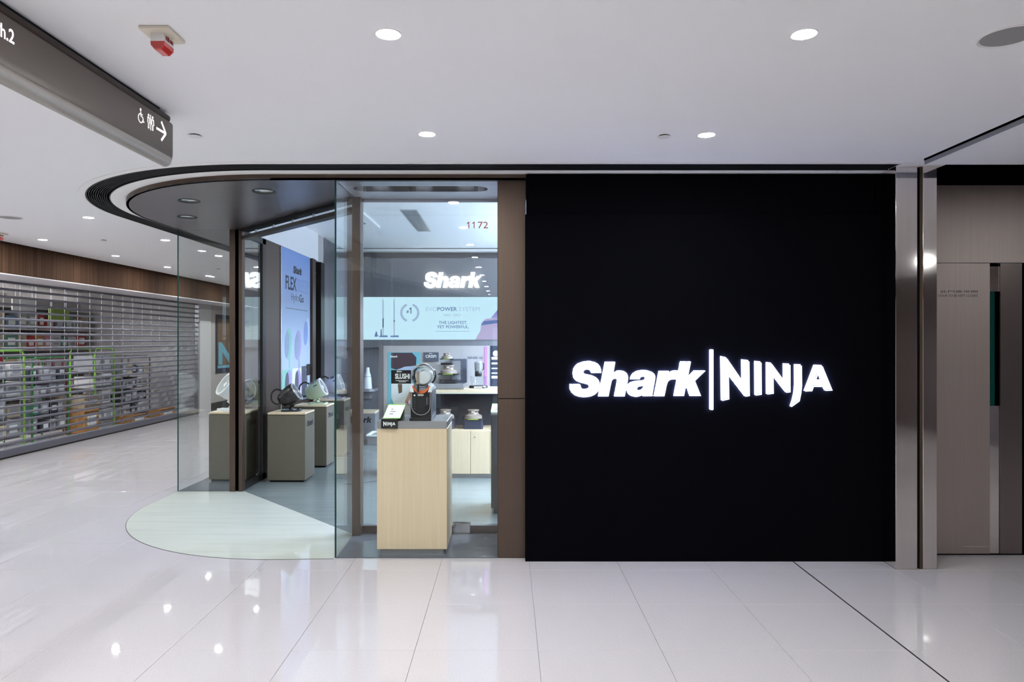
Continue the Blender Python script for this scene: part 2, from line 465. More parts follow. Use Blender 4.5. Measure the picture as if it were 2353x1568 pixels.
# ceilings
ce = outline(0.31, 2.62, 23)
ceil_poly = [(2.628, -13), (2.628, CCY - CR - 0.31)] + ce[1:] + [(-5.81, 23), (-5.81, -13)]
struct('ceiling', MB().zprism([ceil_poly], ZC, ZC + 0.03), 'ceil', 'smooth white plaster ceiling of the mall', 'ceiling')
struct('trim_1', sweep(MB(), 0.285, 0.335, ZC - 0.004, ZC + 0.03, 2.556, 22.4), 'ceil_trim', 'off-white bead along the outer edge of the ceiling air slot', 'trim')
struct('trim_2', sweep(MB(), 0.001, 0.112, ZC - 0.002, ZC + 0.03, 2.556, 22.4), 'ceil_trim', 'white band between the air slot and the bronze canopy', 'trim')
vent = thing('slot_diffuser', 'black linear air slot curving along the ceiling edge round the canopy', 'air vent', (0, 4.64, ZC))
sl = obj('channel', sweep(MB(), 0.112, 0.285, ZC + 0.06, ZC + 0.075, 2.556, 22.4), 'void', vent)
obj('side_plate', sweep(MB(), 0.112, 0.12, ZC - 0.003, ZC + 0.075, 2.556, 22.4), 'vent', vent)
obj('side_plate', sweep(MB(), 0.272, 0.285, ZC - 0.003, ZC + 0.075, 2.556, 22.4), 'vent', vent)
for i in range(9):
    o_ = 0.1365 + i * 0.0152
    obj('slat', sweep(MB(), o_, o_ + 0.0045, ZC + 0.001, ZC + 0.028, 2.556, 22.4), 'vent', vent)
cl_ = struct('ceiling_lobby', MB().box(2.641, 9, -13, 4.45, 2.622, 2.70), 'ceil', 'lower white ceiling over the door lobby', 'ceiling')
obj('shaded_step_face', MB().box(2.637, 2.641, -13, 4.45, 2.622, 2.647), 'step_shade_grey', cl_)  # step face in shade, its grey painted into the colour
obj('shadow_gap', MB().box(2.634, 2.6405, -13, 4.45, 2.6475, 2.70), 'void', cl_)  # black strip on the step face, painted for the shade in the gap
obj('column_head', MB().zprism([[(2.6285, 4.4505), (2.86, 4.4505), (2.86, 5.0), (2.5565, 5.0), (2.5565, 4.5355), (2.6285, 4.5355)]], 2.657, 2.69), 'ceil', cl_)
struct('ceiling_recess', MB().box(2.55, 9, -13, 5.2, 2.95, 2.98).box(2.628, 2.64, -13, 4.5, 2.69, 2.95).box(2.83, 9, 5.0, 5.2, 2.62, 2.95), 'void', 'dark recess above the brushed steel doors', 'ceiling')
struct('ceiling_shop', MB().zprism([[(-2.66, 7.1), (-1.2, 5.55), (3.0, 5.55), (3.0, 11.9), (-2.66, 11.9)]], ZSH, ZSH + 0.03), 'ceil', 'white ceiling inside the shop', 'ceiling')

# bronze canopy with recessed lamps
lampspots = [(-2.524, 5.584), (-2.871, 6.309), (-1.81, 5.227)]
slot = rrect(-1.126, -0.143, 5.037, 5.227, 0.094, 8)
o0 = outline(0, 0.127, 9.8)
can_poly = o0 + [(-2.655, 9.8), (-2.655, 7.02), (-1.19, 5.535), (0.127, 5.535)]
canopy = struct('canopy_soffit', MB().zprism([can_poly] + [circ(x, y, 0.074) for x, y in lampspots] + [slot], ZS, ZS + 0.012), 'soffit',
                'brushed bronze canopy soffit over the rounded shop corner', 'canopy')
obj('fascia', sweep(MB(), -0.02, 0.0, ZS, ZC + 0.02, 0.127, 9.8), 'bronze', canopy)
obj('upper_lid', MB().zprism([can_poly], ZS + 0.11, ZS + 0.12), 'void', canopy)
up = MB()
for a, b in (((-2.655, 9.8), (-2.655, 7.02)), ((-2.655, 7.02), (-1.19, 5.535)), ((-1.19, 5.535), (2.6, 5.535))):
    d = (Vector(b) - Vector(a)).normalized(); nrm = Vector((-d.y, d.x)) * 0.02
    up.zprism([[a, b, (b[0] + nrm.x, b[1] + nrm.y), (a[0] + nrm.x, a[1] + nrm.y)]], ZS + 0.001, ZSH)
obj('upstand', up, 'ceil', canopy)
for x, y in lampspots:
    l = thing('recessed_downlight', {(-2.524, 5.584): 'round recessed canopy lamp nearest the rounded left edge', (-2.871, 6.309): 'round recessed canopy lamp beside the side glass',
              (-1.81, 5.227): 'round recessed canopy lamp near the front glass corner'}[(x, y)], 'light', (x, y, ZS), 'canopy lamps')
    obj('trim_ring', MB().lathe([(0.072, 0.0), (0.083, -0.004), (0.083, 0.001), (0.0725, 0.006)], (x, y, ZS), n=36, cap=False), 'dark_bronze', l, 40)
    obj('can', MB().lathe([(0.0735, 0.012), (0.055, 0.05), (0.0, 0.052)], (x, y, ZS), n=32, cap=False), 'alu', l, 40)
    obj('lens', MB().lathe([(0.06, 0.012), (0.05, 0.008), (0.02, 0.006), (0.001, 0.0058)], (x, y, ZS + 0.006), n=32, cap=False), 'dim_lens', l, 60)
obj('bright_soffit', MB().zprism([[(-1.18, 4.89), (-0.07, 4.89), (-0.07, 5.49), (-1.18, 5.49)], slot], ZS - 0.003, ZS - 0.0005), 'bright_soffit_metal', canopy)  # paler metal sheet added, reflected brightness put into its colour
# slot light of the front window
l = thing('slot_lamp', 'long oval recessed lamp tray with three lamps over the front window', 'light', (-0.635, 5.13, ZS))
obj('tray', MB().zprism([rrect(-1.128, -0.141, 5.035, 5.229, 0.096, 8)], ZS + 0.075, ZS + 0.08), 'soffit', l)
sw = MB(); a = rrect(-1.126, -0.143, 5.037, 5.227, 0.094, 8); n = len(a)
sw.add([(x, y, ZS + 0.012) for x, y in a] + [(x, y, ZS + 0.078) for x, y in a], [(i, (i + 1) % n, (i + 1) % n + n, i + n) for i in range(n)])
obj('tray_wall', sw, 'soffit', l)
for x in (-0.953, -0.632, -0.313):
    b = obj('lamp_body', MB().lathe([(0.08, 0.074), (0.08, 0.062), (0.07, 0.05), (0.066, 0.06)], (x, 5.13, ZS), n=28), 'alu', l, 40)
    obj('lens', MB().lathe([(0.064, 0.056), (0.05, 0.05), (0.0, 0.049)], (x, 5.13, ZS), n=28), 'box_lens', b, 40)

# pilaster
pil = struct('pilaster', MB().cbox(-0.066, 0.127, 4.878, 5.6, 0.0, 1.104, 0.002), 'bronze', 'bronze clad pilaster between the front window and the black hoarding', 'pilaster')
obj('upper_panel', MB().cbox(-0.066, 0.127, 4.878, 5.6, 1.108, ZS, 0.002), 'bronze', pil)
obj('joint', MB().box(-0.060, 0.121, 4.884, 5.6, 1.1035, 1.1085), 'black', pil)
obj('window_lining', MB().box(-0.069, -0.066, 4.885, 5.5, 0.0, ZS), 'dark_bronze', pil)

# black hoarding
ho = struct('hoarding', MB().box(0.122, 2.645, 4.803, 4.86, 0.0, 2.372), 'hoarding', 'matte black hoarding boards closing off the shopfront', 'hoarding')
obj('upper_board', MB().box(0.128, 2.52, 4.823, 4.87, 2.3725, 2.651), 'hoarding', ho)
obj('upper_board', MB().box(2.523, 2.645, 4.823, 4.87, 2.3725, 2.651), 'hoarding', ho)
obj('backing', MB().box(0.13, 2.7, 4.875, 4.95, 0.0, 2.66), 'black', ho)

# mirror steel columns and the reveal between them
def column(x0, x1, label):
    c = struct('steel_column', MB().cbox(x0, x1, 4.634, 5.02, 0.0, ZC + 0.05, 0.002), 'steel', label, 'column')
    return c
column(2.557, 2.700, 'wide mirror-polished steel column at the edge of the black hoarding')
column(2.737, 2.829, 'narrow mirror-polished steel column beside the steel doors')
cr = struct('trim_3', MB().box(2.7005, 2.722, 4.66, 5.0, 0.0, ZC), 'black', 'black reveal with a bronze strip between the two steel columns', 'trim')
obj('bronze_strip', MB().box(2.722, 2.7365, 4.645, 4.99, 0.0, ZC), 'bronze', cr)

# steel door wall
w = struct('wall_right', MB().box(2.829, 3.03, 4.955, 5.1, 0.0, 2.95).box(3.74, 9.0, 4.955, 5.1, 0.0, 2.95), 'brushed_dark', 'brushed steel wall beside the doors', 'wall')
obj('header_panel', MB().box(2.829, 4.6, 4.94, 4.955, 2.056, 2.60), 'brushed', w)
obj('header_shade', MB().box(2.829, 9.0, 4.938, 4.955, 2.60, 2.95), 'void', w)  # black band painted for the shade above the header
d1 = struct('door_1', MB().box(2.829, 3.386, 4.94, 4.98, 0.012, 2.052), 'brushed', 'brushed steel door with small lettering about keeping it closed', 'door')
text('lettering', 'closed', (3.024, 4.9395, 1.8165), XR, ZU, 0.277, 0.016, 'ink', d1, -0.0008)
text('lettering', 'cjk', (3.038, 4.9395, 1.845), XR, ZU, 0.262, 0.017, 'ink', d1, -0.0008)
obj('kick_line', MB().box(3.19, 3.385, 4.9385, 4.94, 0.06, 0.066), 'steel', d1)
d2 = struct('door_2', MB().box(3.46, 3.612, 4.94, 4.98, 0.012, 2.052), 'brushed_dark', 'darker brushed steel door leaf at the edge of the picture', 'door')
vs = struct('window_1', MB().box(3.3875, 3.4585, 4.948, 4.98, 0.012, 1.05), 'steel', 'narrow vision slit framed in polished steel between the steel doors', 'window')
obj('slit_head', MB().box(3.3875, 3.4585, 4.948, 4.98, 1.855, 2.03), 'steel', vs)
obj('slit_glass', MB().box(3.3905, 3.4585, 4.957, 4.965, 1.05, 1.855), 'glass_edge', vs)
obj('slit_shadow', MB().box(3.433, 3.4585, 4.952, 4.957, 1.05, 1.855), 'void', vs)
obj('door_gap', MB().box(3.386, 3.46, 4.97, 4.99, 0.0, 2.056), 'void', vs)
struct('trim_4', MB().box(3.612, 3.74, 4.955, 4.98, 0.0, 2.056), 'void', 'black gap beside the darker steel door', 'trim')
struct('shadow_line_right', MB().box(2.829, 4.0, 4.95, 4.97, 0.0, 0.012), 'void', 'black shadow line under the steel doors', 'baseboard')  # black strip drawn as the shade under the doors

# far-left side of the corridor
wl = struct('wall_left', MB().box(-6.5, -6.4, 14.62, 23, 0.0, 2.7), 'wall_grey', 'pale grey wall beyond the roller shutter', 'wall')
obj('end_wall', MB().box(-6.5, -3.3, 22.5, 22.7, 0, 2.7), 'wall_grey', wl)
struct('baseboard_left', MB().box(-6.4, -6.385, 14.7, 22.5, 0.0, 0.16), 'dark_bronze', 'dark skirting along the pale grey wall', 'baseboard')
obj('end_pilaster', MB().box(-6.42, -6.36, 14.56, 15.1, 0.0, 2.3), 'wall_plain', wl)
fas = struct('wall_fascia', MB().box(-5.86, -5.83, 12.2, 23, 2.293, 2.70), 'wood_dark', 'dark walnut veneer fascia band above the roller shutter', 'fascia')
for a, b in ((-13, 4.0), (4.004, 8.1), (8.104, 12.196)):
    obj('veneer_panel', MB().box(-5.86, -5.83, a, b, 2.293, 2.70), 'wood_dark', fas)
obj('top_gap', MB().box(-5.86, -5.81, -13, 23, 2.664, 2.71), 'void', fas)
obj('lintel', MB().box(-6.5, -5.83, -13, 23, 2.281, 2.2925), 'wall_plain', fas)
struct('wall_left_near', MB().box(-6.5, -6.4, -13, 4.9, 0.0, 2.7), 'wall_grey', 'pale wall on the near left outside the picture', 'wall')

# shop interior shell
wb = struct('wall_back', MB().box(-2.66, 2.6, 11.75, 11.9, 0.0, ZSH), 'wall_metal', 'grey metallic back wall of the shop', 'wall')
obj('bulkhead', MB().box(-2.66, 2.6, 11.505, 11.75, 1.40, 2.86), 'wall_metal', wb)
obj('cove_strip', MB().box(-2.4, 2.6, 11.3, 11.5, 2.955, 2.985), 'ceil_trim', wb)
ws = struct('wall_shop_side', MB().box(-2.70, -2.652, 7.72, 8.255, 0.0, ZSH), 'bronze', 'bronze jamb and metal panels along the left wall of the shop', 'wall')
obj('wall_core', MB().box(-2.70, -2.66, 8.255, 9.5, 0.0, ZSH), 'bronze', ws)
obj('jamb_edge', MB().cbox(-2.652, -2.64, 8.215, 8.24, 0.0, ZSH, 0.003), 'alu', ws)
obj('post', MB().box(-2.70, -2.62, 9.47, 9.62, 0.0, 2.62), 'bronze', ws)
obj('post', MB().box(-2.70, -2.63, 9.93, 10.12, 0.0, 2.62), 'dark_bronze', ws)
obj('recess_panel', MB().box(-2.76, -2.72, 9.62, 9.93, 0.0, 2.62), 'brushed_dark', ws)
obj('metal_panel', MB().box(-2.70, -2.655, 10.13, 10.9, 0.0, ZSH), 'wall_metal', ws)
obj('metal_panel', MB().box(-2.70, -2.655, 10.91, 11.75, 0.0, ZSH), 'wall_metal', ws)
obj('top_panel', MB().box(-2.70, -2.65, 9.47, 10.13, 2.62, ZSH), 'panel_grey', ws)
struct('wall_shop_right', MB().box(2.6, 2.7, 5.1, 11.9, 0.0, ZSH), 'wall_metal', 'grey right wall inside the shop behind the hoarding', 'wall')
struct('wall_shop_outer', MB().box(-3.31, -3.26, 9.8, 23, 0.0, 2.66).box(-3.26, -2.70, 9.72, 9.8, 0.0, 2.66), 'bronze', 'bronze side wall of the shop along the corridor', 'wall')

# surroundings behind the camera, seen in reflections
struct('wall_hall_left', MB().zprism([[(-2.35, -1.74), (-0.4, -9.5), (-0.9, -9.5), (-2.8, -1.74)]], 0.0, ZC), 'wood_dark', 'slanted walnut wall behind the viewer, seen in reflections', 'wall')
wbh = struct('wall_hall', MB().box(-6.4, 9, -9.6, -9.5, 0, 2.7), 'wall_grey', 'far wall of the hall behind the viewer', 'wall')
obj('wood_band', MB().box(-6.4, 2.6, -9.5, -9.44, 1.9, 2.657), 'wood_dark', wbh)
obj('reflection_glow', MB().box(-3.4, 1.8, -9.5, -9.42, 0.1, 1.85), 'scr_pale', wbh)  # unseen glowing panel added to feed the reflections
struct('wall_hall_right', MB().box(7.0, 7.1, -9.5, 4.95, 0, 2.7), 'brushed_dark', 'dark panelled wall on the far right of the hall', 'wall')

# ================================================================== GLASS
def pane(name, x0, x1, y0, y1, z0, z1, parent, green=False):
    mb = MB(); mb.box(x0, x1, y0, y1, z0, z1)
    o = obj(name, mb, None, parent, mats=['glass', 'glass_edge'])
    for p in o.data.polygons:
        n = p.normal
        thin_x = (x1 - x0) < (y1 - y0)
        if green and n.y < -0.5: p.material_index = 1
    return o
g1 = thing('front_window', 'clear front display window with green glass edge beside the pilaster', 'window', (-0.63, 4.88, 0), kind='structure')
pane('pane', -1.1835, -0.0665, 4.872, 4.884, 0.004, ZS, g1)
pane('side_pane', -1.196, -1.184, 4.872, 5.41, 0.004, ZS, g1, True)
ONE = [(0.42, 1.0), (0.58, 1.0), (0.58, 0.0), (0.42, 0.0), (0.42, 0.78), (0.15, 0.66), (0.15, 0.79), (0.32, 0.88)]
def one(name, org, h, material, parent, k=0.7):
    return obj(name, MB().prism([ONE], lambda u, v, w: (org[0] + (u - 0.15) * h * k, org[1] - w * 0.0006, org[2] + v * h)), material, parent)
nm = at(1073, 525, 4.871)
one('number', nm, 0.046, 'red_ink', g1, 0.8); one('number', nm + Vector((0.037, 0, 0)), 0.046, 'red_ink', g1, 0.8)
text('number', '72', nm + Vector((0.076, 0, 0)), XR, ZU, 0.070, 0.046, 'red_ink', g1, 0.0006)
obj('post', MB().cbox(-1.196, -1.133, 5.413, 5.54, 0.0, ZS, 0.002), 'bronze', g1)
obj('bottom_rail', MB().box(-1.133, -0.0665, 5.497, 5.535, 0.006, 0.062), 'bronze', g1)
obj('rail_cap', MB().box(-1.133, -0.0665, 5.493, 5.539, 0.062, 0.066), 'alu', g1)
obj('top_rail', MB().box(-1.133, -0.0665, 5.505, 5.53, 2.595, ZS), 'alu', g1)
obj('door_patch', MB().cbox(-0.428, -0.29, 5.485, 5.53, 0.006, 0.085, 0.003), 'steel', g1)
for a, b in ((-1.131, -0.906), (-0.902, -0.361), (-0.357, -0.068)):
    pane('inner_pane', a, b, 5.512, 5.522, 0.066, 2.595, g1)
g2 = thing('side_window', 'clear side display window with green glass edge on the corridor corner', 'window', (-3.0, 7.03, 0), kind='structure')
pane('pane', -3.2845, -2.776, 7.03, 7.042, 0.004, ZS, g2)
pane('corridor_pane', -3.297, -3.285, 7.03, 8.6, 0.004, ZS, g2, True)
pane('corridor_pane', -3.297, -3.285, 8.604, 9.7, 0.004, ZS, g2)
obj('post', MB().cbox(-2.774, -2.717, 7.02, 7.10, 0.0, ZS, 0.002), 'bronze', g2)
obj('post', MB().cbox(-2.682, -2.648, 7.02, 7.10, 0.0, ZS, 0.002), 'bronze', g2)
obj('dark_reveal', MB().box(-2.717, -2.682, 7.04, 7.10, 0.0, ZS), 'void', g2)
obj('rail', MB().box(-2.69, -2.648, 7.10, 7.72, 0.0, 0.07), 'dark_bronze', g2)
obj('head_rail', MB().box(-2.69, -2.648, 7.10, 7.72, 2.56, ZS), 'dark_bronze', g2)
obj('inner_post', MB().box(-2.70, -2.648, 7.62, 7.718, 0.0, 2.62), 'dark_bronze', g2)
pane('inner_pane', -2.674, -2.664, 7.102, 7.36, 0.07, 2.56, g2)
pane('inner_pane', -2.674, -2.664, 7.364, 7.62, 0.07, 2.56, g2)

# folding-door header over the diagonal entrance
hd = thing('door_header', 'dark sliding-door track hung under the canopy across the diagonal entrance', 'door track', (-1.9, 6.2, 2.53))
A, B = Vector((-2.63, 7.02)), Vector((-1.2, 5.50)); D = (B - A).normalized(); N = Vector((-D.y, D.x)) * -1
def diag(mb, a, b, o0, o1, z0, z1):
    p = [A + D * a + N * o0, A + D * b + N * o0, A + D * b + N * o1, A + D * a + N * o1]
    return mb.zprism([[tuple(q) for q in p]], z0, z1)
Ld = (B - A).length
obj('track', diag(MB(), 0.0, Ld, -0.045, 0.03, 2.515, 2.55), 'dark_bronze', hd)
obj('track_cap', diag(MB(), 0.0, Ld, -0.06, -0.045, 2.54, 2.556), 'alu', hd)
obj('clerestory', diag(MB(), 0.0, Ld, -0.012, -0.004, 2.551, 2.60), 'clear', hd)
obj('slot', diag(MB(), 0.0, Ld, -0.05, 0.04, 2.596, 2.617), 'black', hd)
for i in range(5):
    t = Ld * (i + 0.6) / 5.4
    obj('hanger', diag(MB(), t, t + 0.012, -0.03, -0.014, 2.55, 2.60), 'alu', hd)

# ================================================================== CEILING FITTINGS
def light_proto(lens):
    l = thing('downlight', '', 'light', (0, 0, 0), 'round ceiling downlights')
    obj('trim_ring', MB().lathe([(0.040, -0.001), (0.046, -0.0035), (0.048, -0.001), (0.048, 0.002), (0.040, 0.002)], n=28, cap=False), 'white_trim', l, 40)
    obj('lens', MB().lathe([(0.041, -0.0012), (0.041, -0.002), (0.0, -0.0022)], n=28, cap=False), lens, l)
    return l
P = light_proto('lens')
spots = {(-0.446, 2.635): 'round ceiling downlight at the top of the picture above the front window, near the viewer',
         (-0.446, 3.909): 'round ceiling downlight in front of the display window, near the air slot',
         (1.111, 2.635): 'round ceiling downlight near the viewer, beside the grey ceiling speaker',
         (1.111, 3.926): 'round ceiling downlight in front of the black hoarding, next to a small detector',
         (-3.90, 6.553): 'corridor downlight closest to the curved end of the air slot',
         (-5.276, 7.99): 'corridor downlight nearest the wood fascia at the left edge',
         (-3.90, 8.02): 'corridor downlight second along the side of the canopy',
         (-5.29, 9.5): 'corridor downlight second along the wood fascia',
         (-3.90, 9.5): 'corridor downlight third along the canopy, seen through the side glass',
         (-5.29, 10.95): 'corridor downlight third along the wood fascia',
         (-5.28, 12.42): 'corridor downlight fourth along the wood fascia, seen through the side glass',
         (-3.90, 10.95): 'corridor downlight fourth along the canopy, behind the bronze post'}
hidden = [(-2.0, 3.909), (-2.0, 2.635)]
for yy in (1.36, 0.09, -1.2, -2.5, -3.8, -5.1, -6.4, -7.7):
    hidden += [(-2.0, yy)] * (yy > -1) + [(-0.446, yy)] * (yy > -7) + [(1.111, yy)] * (yy > 1 or yy < -3)
hidden += [(-3.9, 5.09), (-5.28, 6.5), (-3.9, 0.5), (-5.28, 1.5), (-3.9, -1.5), (-3.9, -3.5)]
hidden += [(-3.9, 12.4), (-5.28, 13.9), (-3.9, 13.9), (-5.28, 15.4), (-3.9, 15.4), (-5.28, 17.0), (-5.28, 18.6), (-5.28, 20.2)]
first = True
for (x, y), lb in list(spots.items()) + [(k, 'round ceiling downlight outside the picture, seen only in reflections') for k in hidden]:
    if first: P.location = (x, y, ZC); P['label'] = lb; first = False
    else: dup(P, (x, y, ZC), lb)
for x, y in ((4.6, 2.9), (4.2, -1.6), (5.8, -0.5)):
    dup(P, (x, y, 2.622), 'lobby ceiling downlight outside the picture, ' + {2.9: 'added to brighten the lobby', -1.6: 'behind the viewer near the columns', -0.5: 'by the far right wall'}[y])  # the one nearest the doors is added unseen to brighten the lobby
for x, xl in ((0.75, 'behind the pilaster'), (1.9, 'behind the hoarding')):  # unseen fill lights added to brighten the shop and its ceiling
    for y, yl in ((6.7, 'front'), (8.5, 'middle'), (10.3, 'rear')):
        l = thing('shop_fill_light', 'added cool white fill light in the shop, %s row, unseen %s' % (yl, xl), 'light', (x, y, 1.95), 'added fill lights of the shop')
        obj('lower_diffuser', MB().box(x - 0.15, x + 0.15, y - 0.6, y + 0.6, 1.95, 1.954), 'shop_fill', l)
        obj('housing', MB().box(x - 0.16, x + 0.16, y - 0.61, y + 0.61, 1.955, 1.985), 'white_trim', l)
        obj('upper_diffuser', MB().box(x - 0.15, x + 0.15, y - 0.6, y + 0.6, 1.986, 1.99), 'shop_fill_up', l)
        for dy in (-0.5, 0.5):
            obj('hanger_rod', MB().box(x - 0.004, x + 0.004, y + dy - 0.004, y + dy + 0.004, 1.99, ZSH), 'alu', l)
# detectors
def detector(x, y, label):
    d = thing('smoke_detector', label, 'detector', (x, y, ZC), 'flat round ceiling detectors')
    obj('gap_ring', MB().lathe([(0.026, 0.0), (0.026, -0.006)], (x, y, ZC), n=24), 'black', d)
    obj('cover', MB().lathe([(0.033, -0.006), (0.034, -0.008), (0.032, -0.0105), (0.0, -0.011)], (x, y, ZC), n=28), 'white_trim', d, 40)
detector(-1.745, 3.93, 'flat round detector cover beside the end of the hanging sign')
detector(0.878, 3.943, 'flat round detector cover next to the downlight over the hoarding')
detector(-4.6, 8.02, 'flat round detector cover over the corridor between two downlights')
detector(-4.6, 11.2, 'flat round detector cover seen through the side glass')
def speaker(x, y, r, label):
    d = thing('ceiling_speaker', label, 'speaker', (x, y, ZC), 'round ceiling speakers')
    obj('rim', MB().lathe([(r - 0.012, -0.002), (r - 0.004, -0.006), (r, -0.004), (r, 0.001)], (x, y, ZC), n=40, cap=False), 'white_trim', d, 40)
    obj('grille', MB().lathe([(r - 0.011, -0.0015), (0.0, -0.003)], (x, y, ZC), n=40, cap=False), 'grey_disc', d)
speaker(1.89, 2.655, 0.103, 'large round grey ceiling speaker at the upper right edge')
speaker(-4.63, 6.55, 0.105, 'round grey ceiling speaker over the corridor at the left edge')
# fire alarms
fa = thing('fire_alarm', 'ceiling fire alarm with white base and red lens beside the hanging sign', 'fire alarm', (0, 0, 0), 'ceiling fire alarms')
obj('base_plate', MB().cbox(-0.055, 0.055, -0.068, 0.068, -0.014, 0.0, 0.003), 'cream', fa)
nk = obj('body', MB().prism([[(-0.024, -0.014), (0.024, -0.014), (0.026, -0.044), (-0.026, -0.044)]], lambda u, v, w: (u, w, v), -0.036, 0.036), 'white_trim', fa)
text('lettering', 'fire', (0.0265, -0.03, -0.037), YF, ZU, 0.06, 0.017, 'red_ink', nk, 0.0012)
ln = MB(); pr = [(-0.026, -0.044), (0.026, -0.044), (0.025, -0.060), (0.012, -0.074), (-0.012, -0.074), (-0.025, -0.060)]
k = len(pr)
vv = []
for y_, s_ in ((-0.036, 0.9), (-0.03, 1.0), (0.03, 1.0), (0.036, 0.9)):
    vv += [(p[0], y_, -0.044 + (p[1] + 0.044) * s_) for p in pr]
ff = [tuple(range(k)), tuple(3 * k + i for i in range(k))]
for q in range(3):
    ff += [(q * k + i, q * k + (i + 1) % k, (q + 1) * k + (i + 1) % k, (q + 1) * k + i) for i in range(k)]
obj('lens', ln.add(vv, ff), 'red_lens', fa)
fa.location = (-1.29, 2.63, ZC)
dup(fa, (-5.42, 7.5, ZC), 'ceiling fire alarm with red lens cut by the left edge')

# hanging direction sign
sg = thing('direction_sign', 'long brown hanging sign with restroom icons and a white arrow', 'sign', (-1.74, 2.4, 2.405))
Y0, Y1 = 0.6, 3.59
prof = [(-1.705, 2.612), (-1.705, 2.47), (-1.7065, 2.448), (-1.711, 2.428), (-1.719, 2.413), (-1.731, 2.406), (-1.745, 2.405), (-1.758, 2.411), (-1.765, 2.425), (-1.768, 2.47), (-1.768, 2.612)]
def endround(y, k):     # rounded far corners of the board
    return y
bd = MB(); n = len(prof); vv = []
cut = [(Y0, 0.0), (Y1 - 0.035, 0.0), (Y1 - 0.018, 0.002), (Y1 - 0.006, 0.008), (Y1, 0.022)]
for y_, e in cut:
    vv += [(p[0] + (0.002 if p[0] < -1.74 else -0.002) * (e > 0.01), y_, max(p[1], 2.405 + e) if p[1] < 2.5 else p[1] - e * 0.6) for p in prof]
ff = [tuple(range(n)), tuple((len(cut) - 1) * n + i for i in range(n))]
for q in range(len(cut) - 1):
    ff += [(q * n + i, q * n + (i + 1) % n, (q + 1) * n + (i + 1) % n, (q + 1) * n + i) for i in range(n)]
obj('board', bd.add(vv, ff), 'sign_face', sg, 50)
obj('bottom_rim', MB().tube([(-1.7365, Y0, 2.4225), (-1.7365, Y1 - 0.02, 2.4225), (-1.7365, Y1 - 0.008, 2.43)], [0.0325, 0.0325, 0.024], 20), 'sign_rim', sg, 50)
obj('top_cap', MB().cbox(-1.772, -1.700, Y0, 3.555, 2.612, 2.642, 0.007), 'sign_brown', sg)
obj('hanger', MB().box(-1.755, -1.715, Y0, 3.47, 2.642, ZC), 'black', sg)
FX = -1.7049
text('lettering', 'ph2', (FX, 2.338, 2.53), YF, ZU, 0.094, 0.048, 'sign_light', sg, 0.001)
fs = lambda cy_, cz: (lambda u, v, w: (FX + w * 0.001, cy_ + u, cz + v))
def stroke(pts, t):
    out = []
    pts = [Vector(p) for p in pts]; L = []; R = []
    for i, p in enumerate(pts):
        a = pts[max(i - 1, 0)]; b = pts[min(i + 1, len(pts) - 1)]; d = (b - a).normalized(); nn = Vector((-d.y, d.x)) * t / 2
        L.append(tuple(p + nn)); R.append(tuple(p - nn))
    return L + R[::-1]
ar = MB(); f_ = fs(3.418, 2.541)
ar.prism([stroke([(0, 0), (0.085, 0)], 0.011)], f_).prism([stroke([(0.048, 0.046), (0.094, -0.001)], 0.012)], f_).prism([stroke([(0.094, 0.001), (0.048, -0.046)], 0.012)], f_)
obj('arrow', ar, 'sign_light', sg)
wc = MB(); f_ = fs(3.272, 2.552)
wc.prism([circ(-0.002, 0.030, 0.0062, 14)], f_).prism([stroke([(-0.001, 0.022), (0.001, 0.0), (0.017, 0.0), (0.024, -0.022), (0.030, -0.019)], 0.0045)], f_)
wc.prism([stroke([(0.004, 0.010), (0.016, 0.010)], 0.004)], f_)
wc.prism([stroke([(-0.002 + 0.020 * math.cos(math.radians(a)), -0.010 + 0.020 * math.sin(math.radians(a))) for a in range(95, 350, 12)], 0.004)], f_)
obj('wheelchair_icon', wc, 'sign_light', sg)
pp = MB(); f_ = fs(3.362, 2.551)
for cx_, sk in ((-0.019, 0), (0.019, 1)):
    pp.prism([circ(cx_, 0.029, 0.006, 12), circ(cx_, 0.029, 0.0034, 12)[::-1]], f_)
    bodyo = [(cx_ - 0.010, 0.020), (cx_ + 0.010, 0.020), (cx_ + (0.014 if sk else 0.010), -0.008), (cx_ + 0.005, -0.008), (cx_ + 0.005, -0.034), (cx_ - 0.005, -0.034), (cx_ - 0.005, -0.008), (cx_ - (0.014 if sk else 0.010), -0.008)]
    inn = [(cx_ + (x - cx_) * 0.58, -0.006 + (y + 0.006) * 0.82) for x, y in bodyo]
    pp.prism([bodyo, inn[::-1]], f_)
pp.prism([stroke([(0, 0.036), (0, -0.038)], 0.003)], f_)
obj('restroom_icon', pp, 'sign_light', sg)

# ================================================================== HOARDING SIGN
hs = thing('logo_sign', 'lit white lettering reading Shark and NINJA on the black hoarding', 'sign', (1.3, 4.803, 1.26))
def hp(mb_glyph, ox, th, back, material, name, shift=(0, 0), parent=hs):
    sc = 4.775 / F / 6.92
    fn = lambda a, b, c: (((ox + (a + shift[0]) / 6.92) - CX) * 4.775 / F, 4.8025 - c, H + (CY - (780 + (b + shift[1]) / 6.92)) * 4.775 / F)
    return obj(name, MB().prism(mb_glyph, fn, back, back + th), material, parent)
for k_, g in SHARK.items():
    o = hp(g, 1290, 0.022, 0.012, 'led_white', 'letter')
    hp(g, 1290, 0.006, 0.004, 'halo_led', 'halo_strip', (0, 0), o)
for k_, g in NINJA.items():
    o = hp(g, 1600, 0.003, 0.0165, 'led_white', 'letter')
    hp(g, 1600, 0.001, 0.0154, 'led_rim', 'rim_line', (8, 7), o)
    hp(g, 1600, 0.003, 0.012, 'led_white', 'drop_side', (27, 24), o)
    hp(g, 1600, 0.006, 0.004, 'halo_led', 'halo_strip', (14, 12), o)
o = hp([rrect(222, 268, 160, 1125, 12)], 1600, 0.022, 0.012, 'led_white', 'divider_bar')
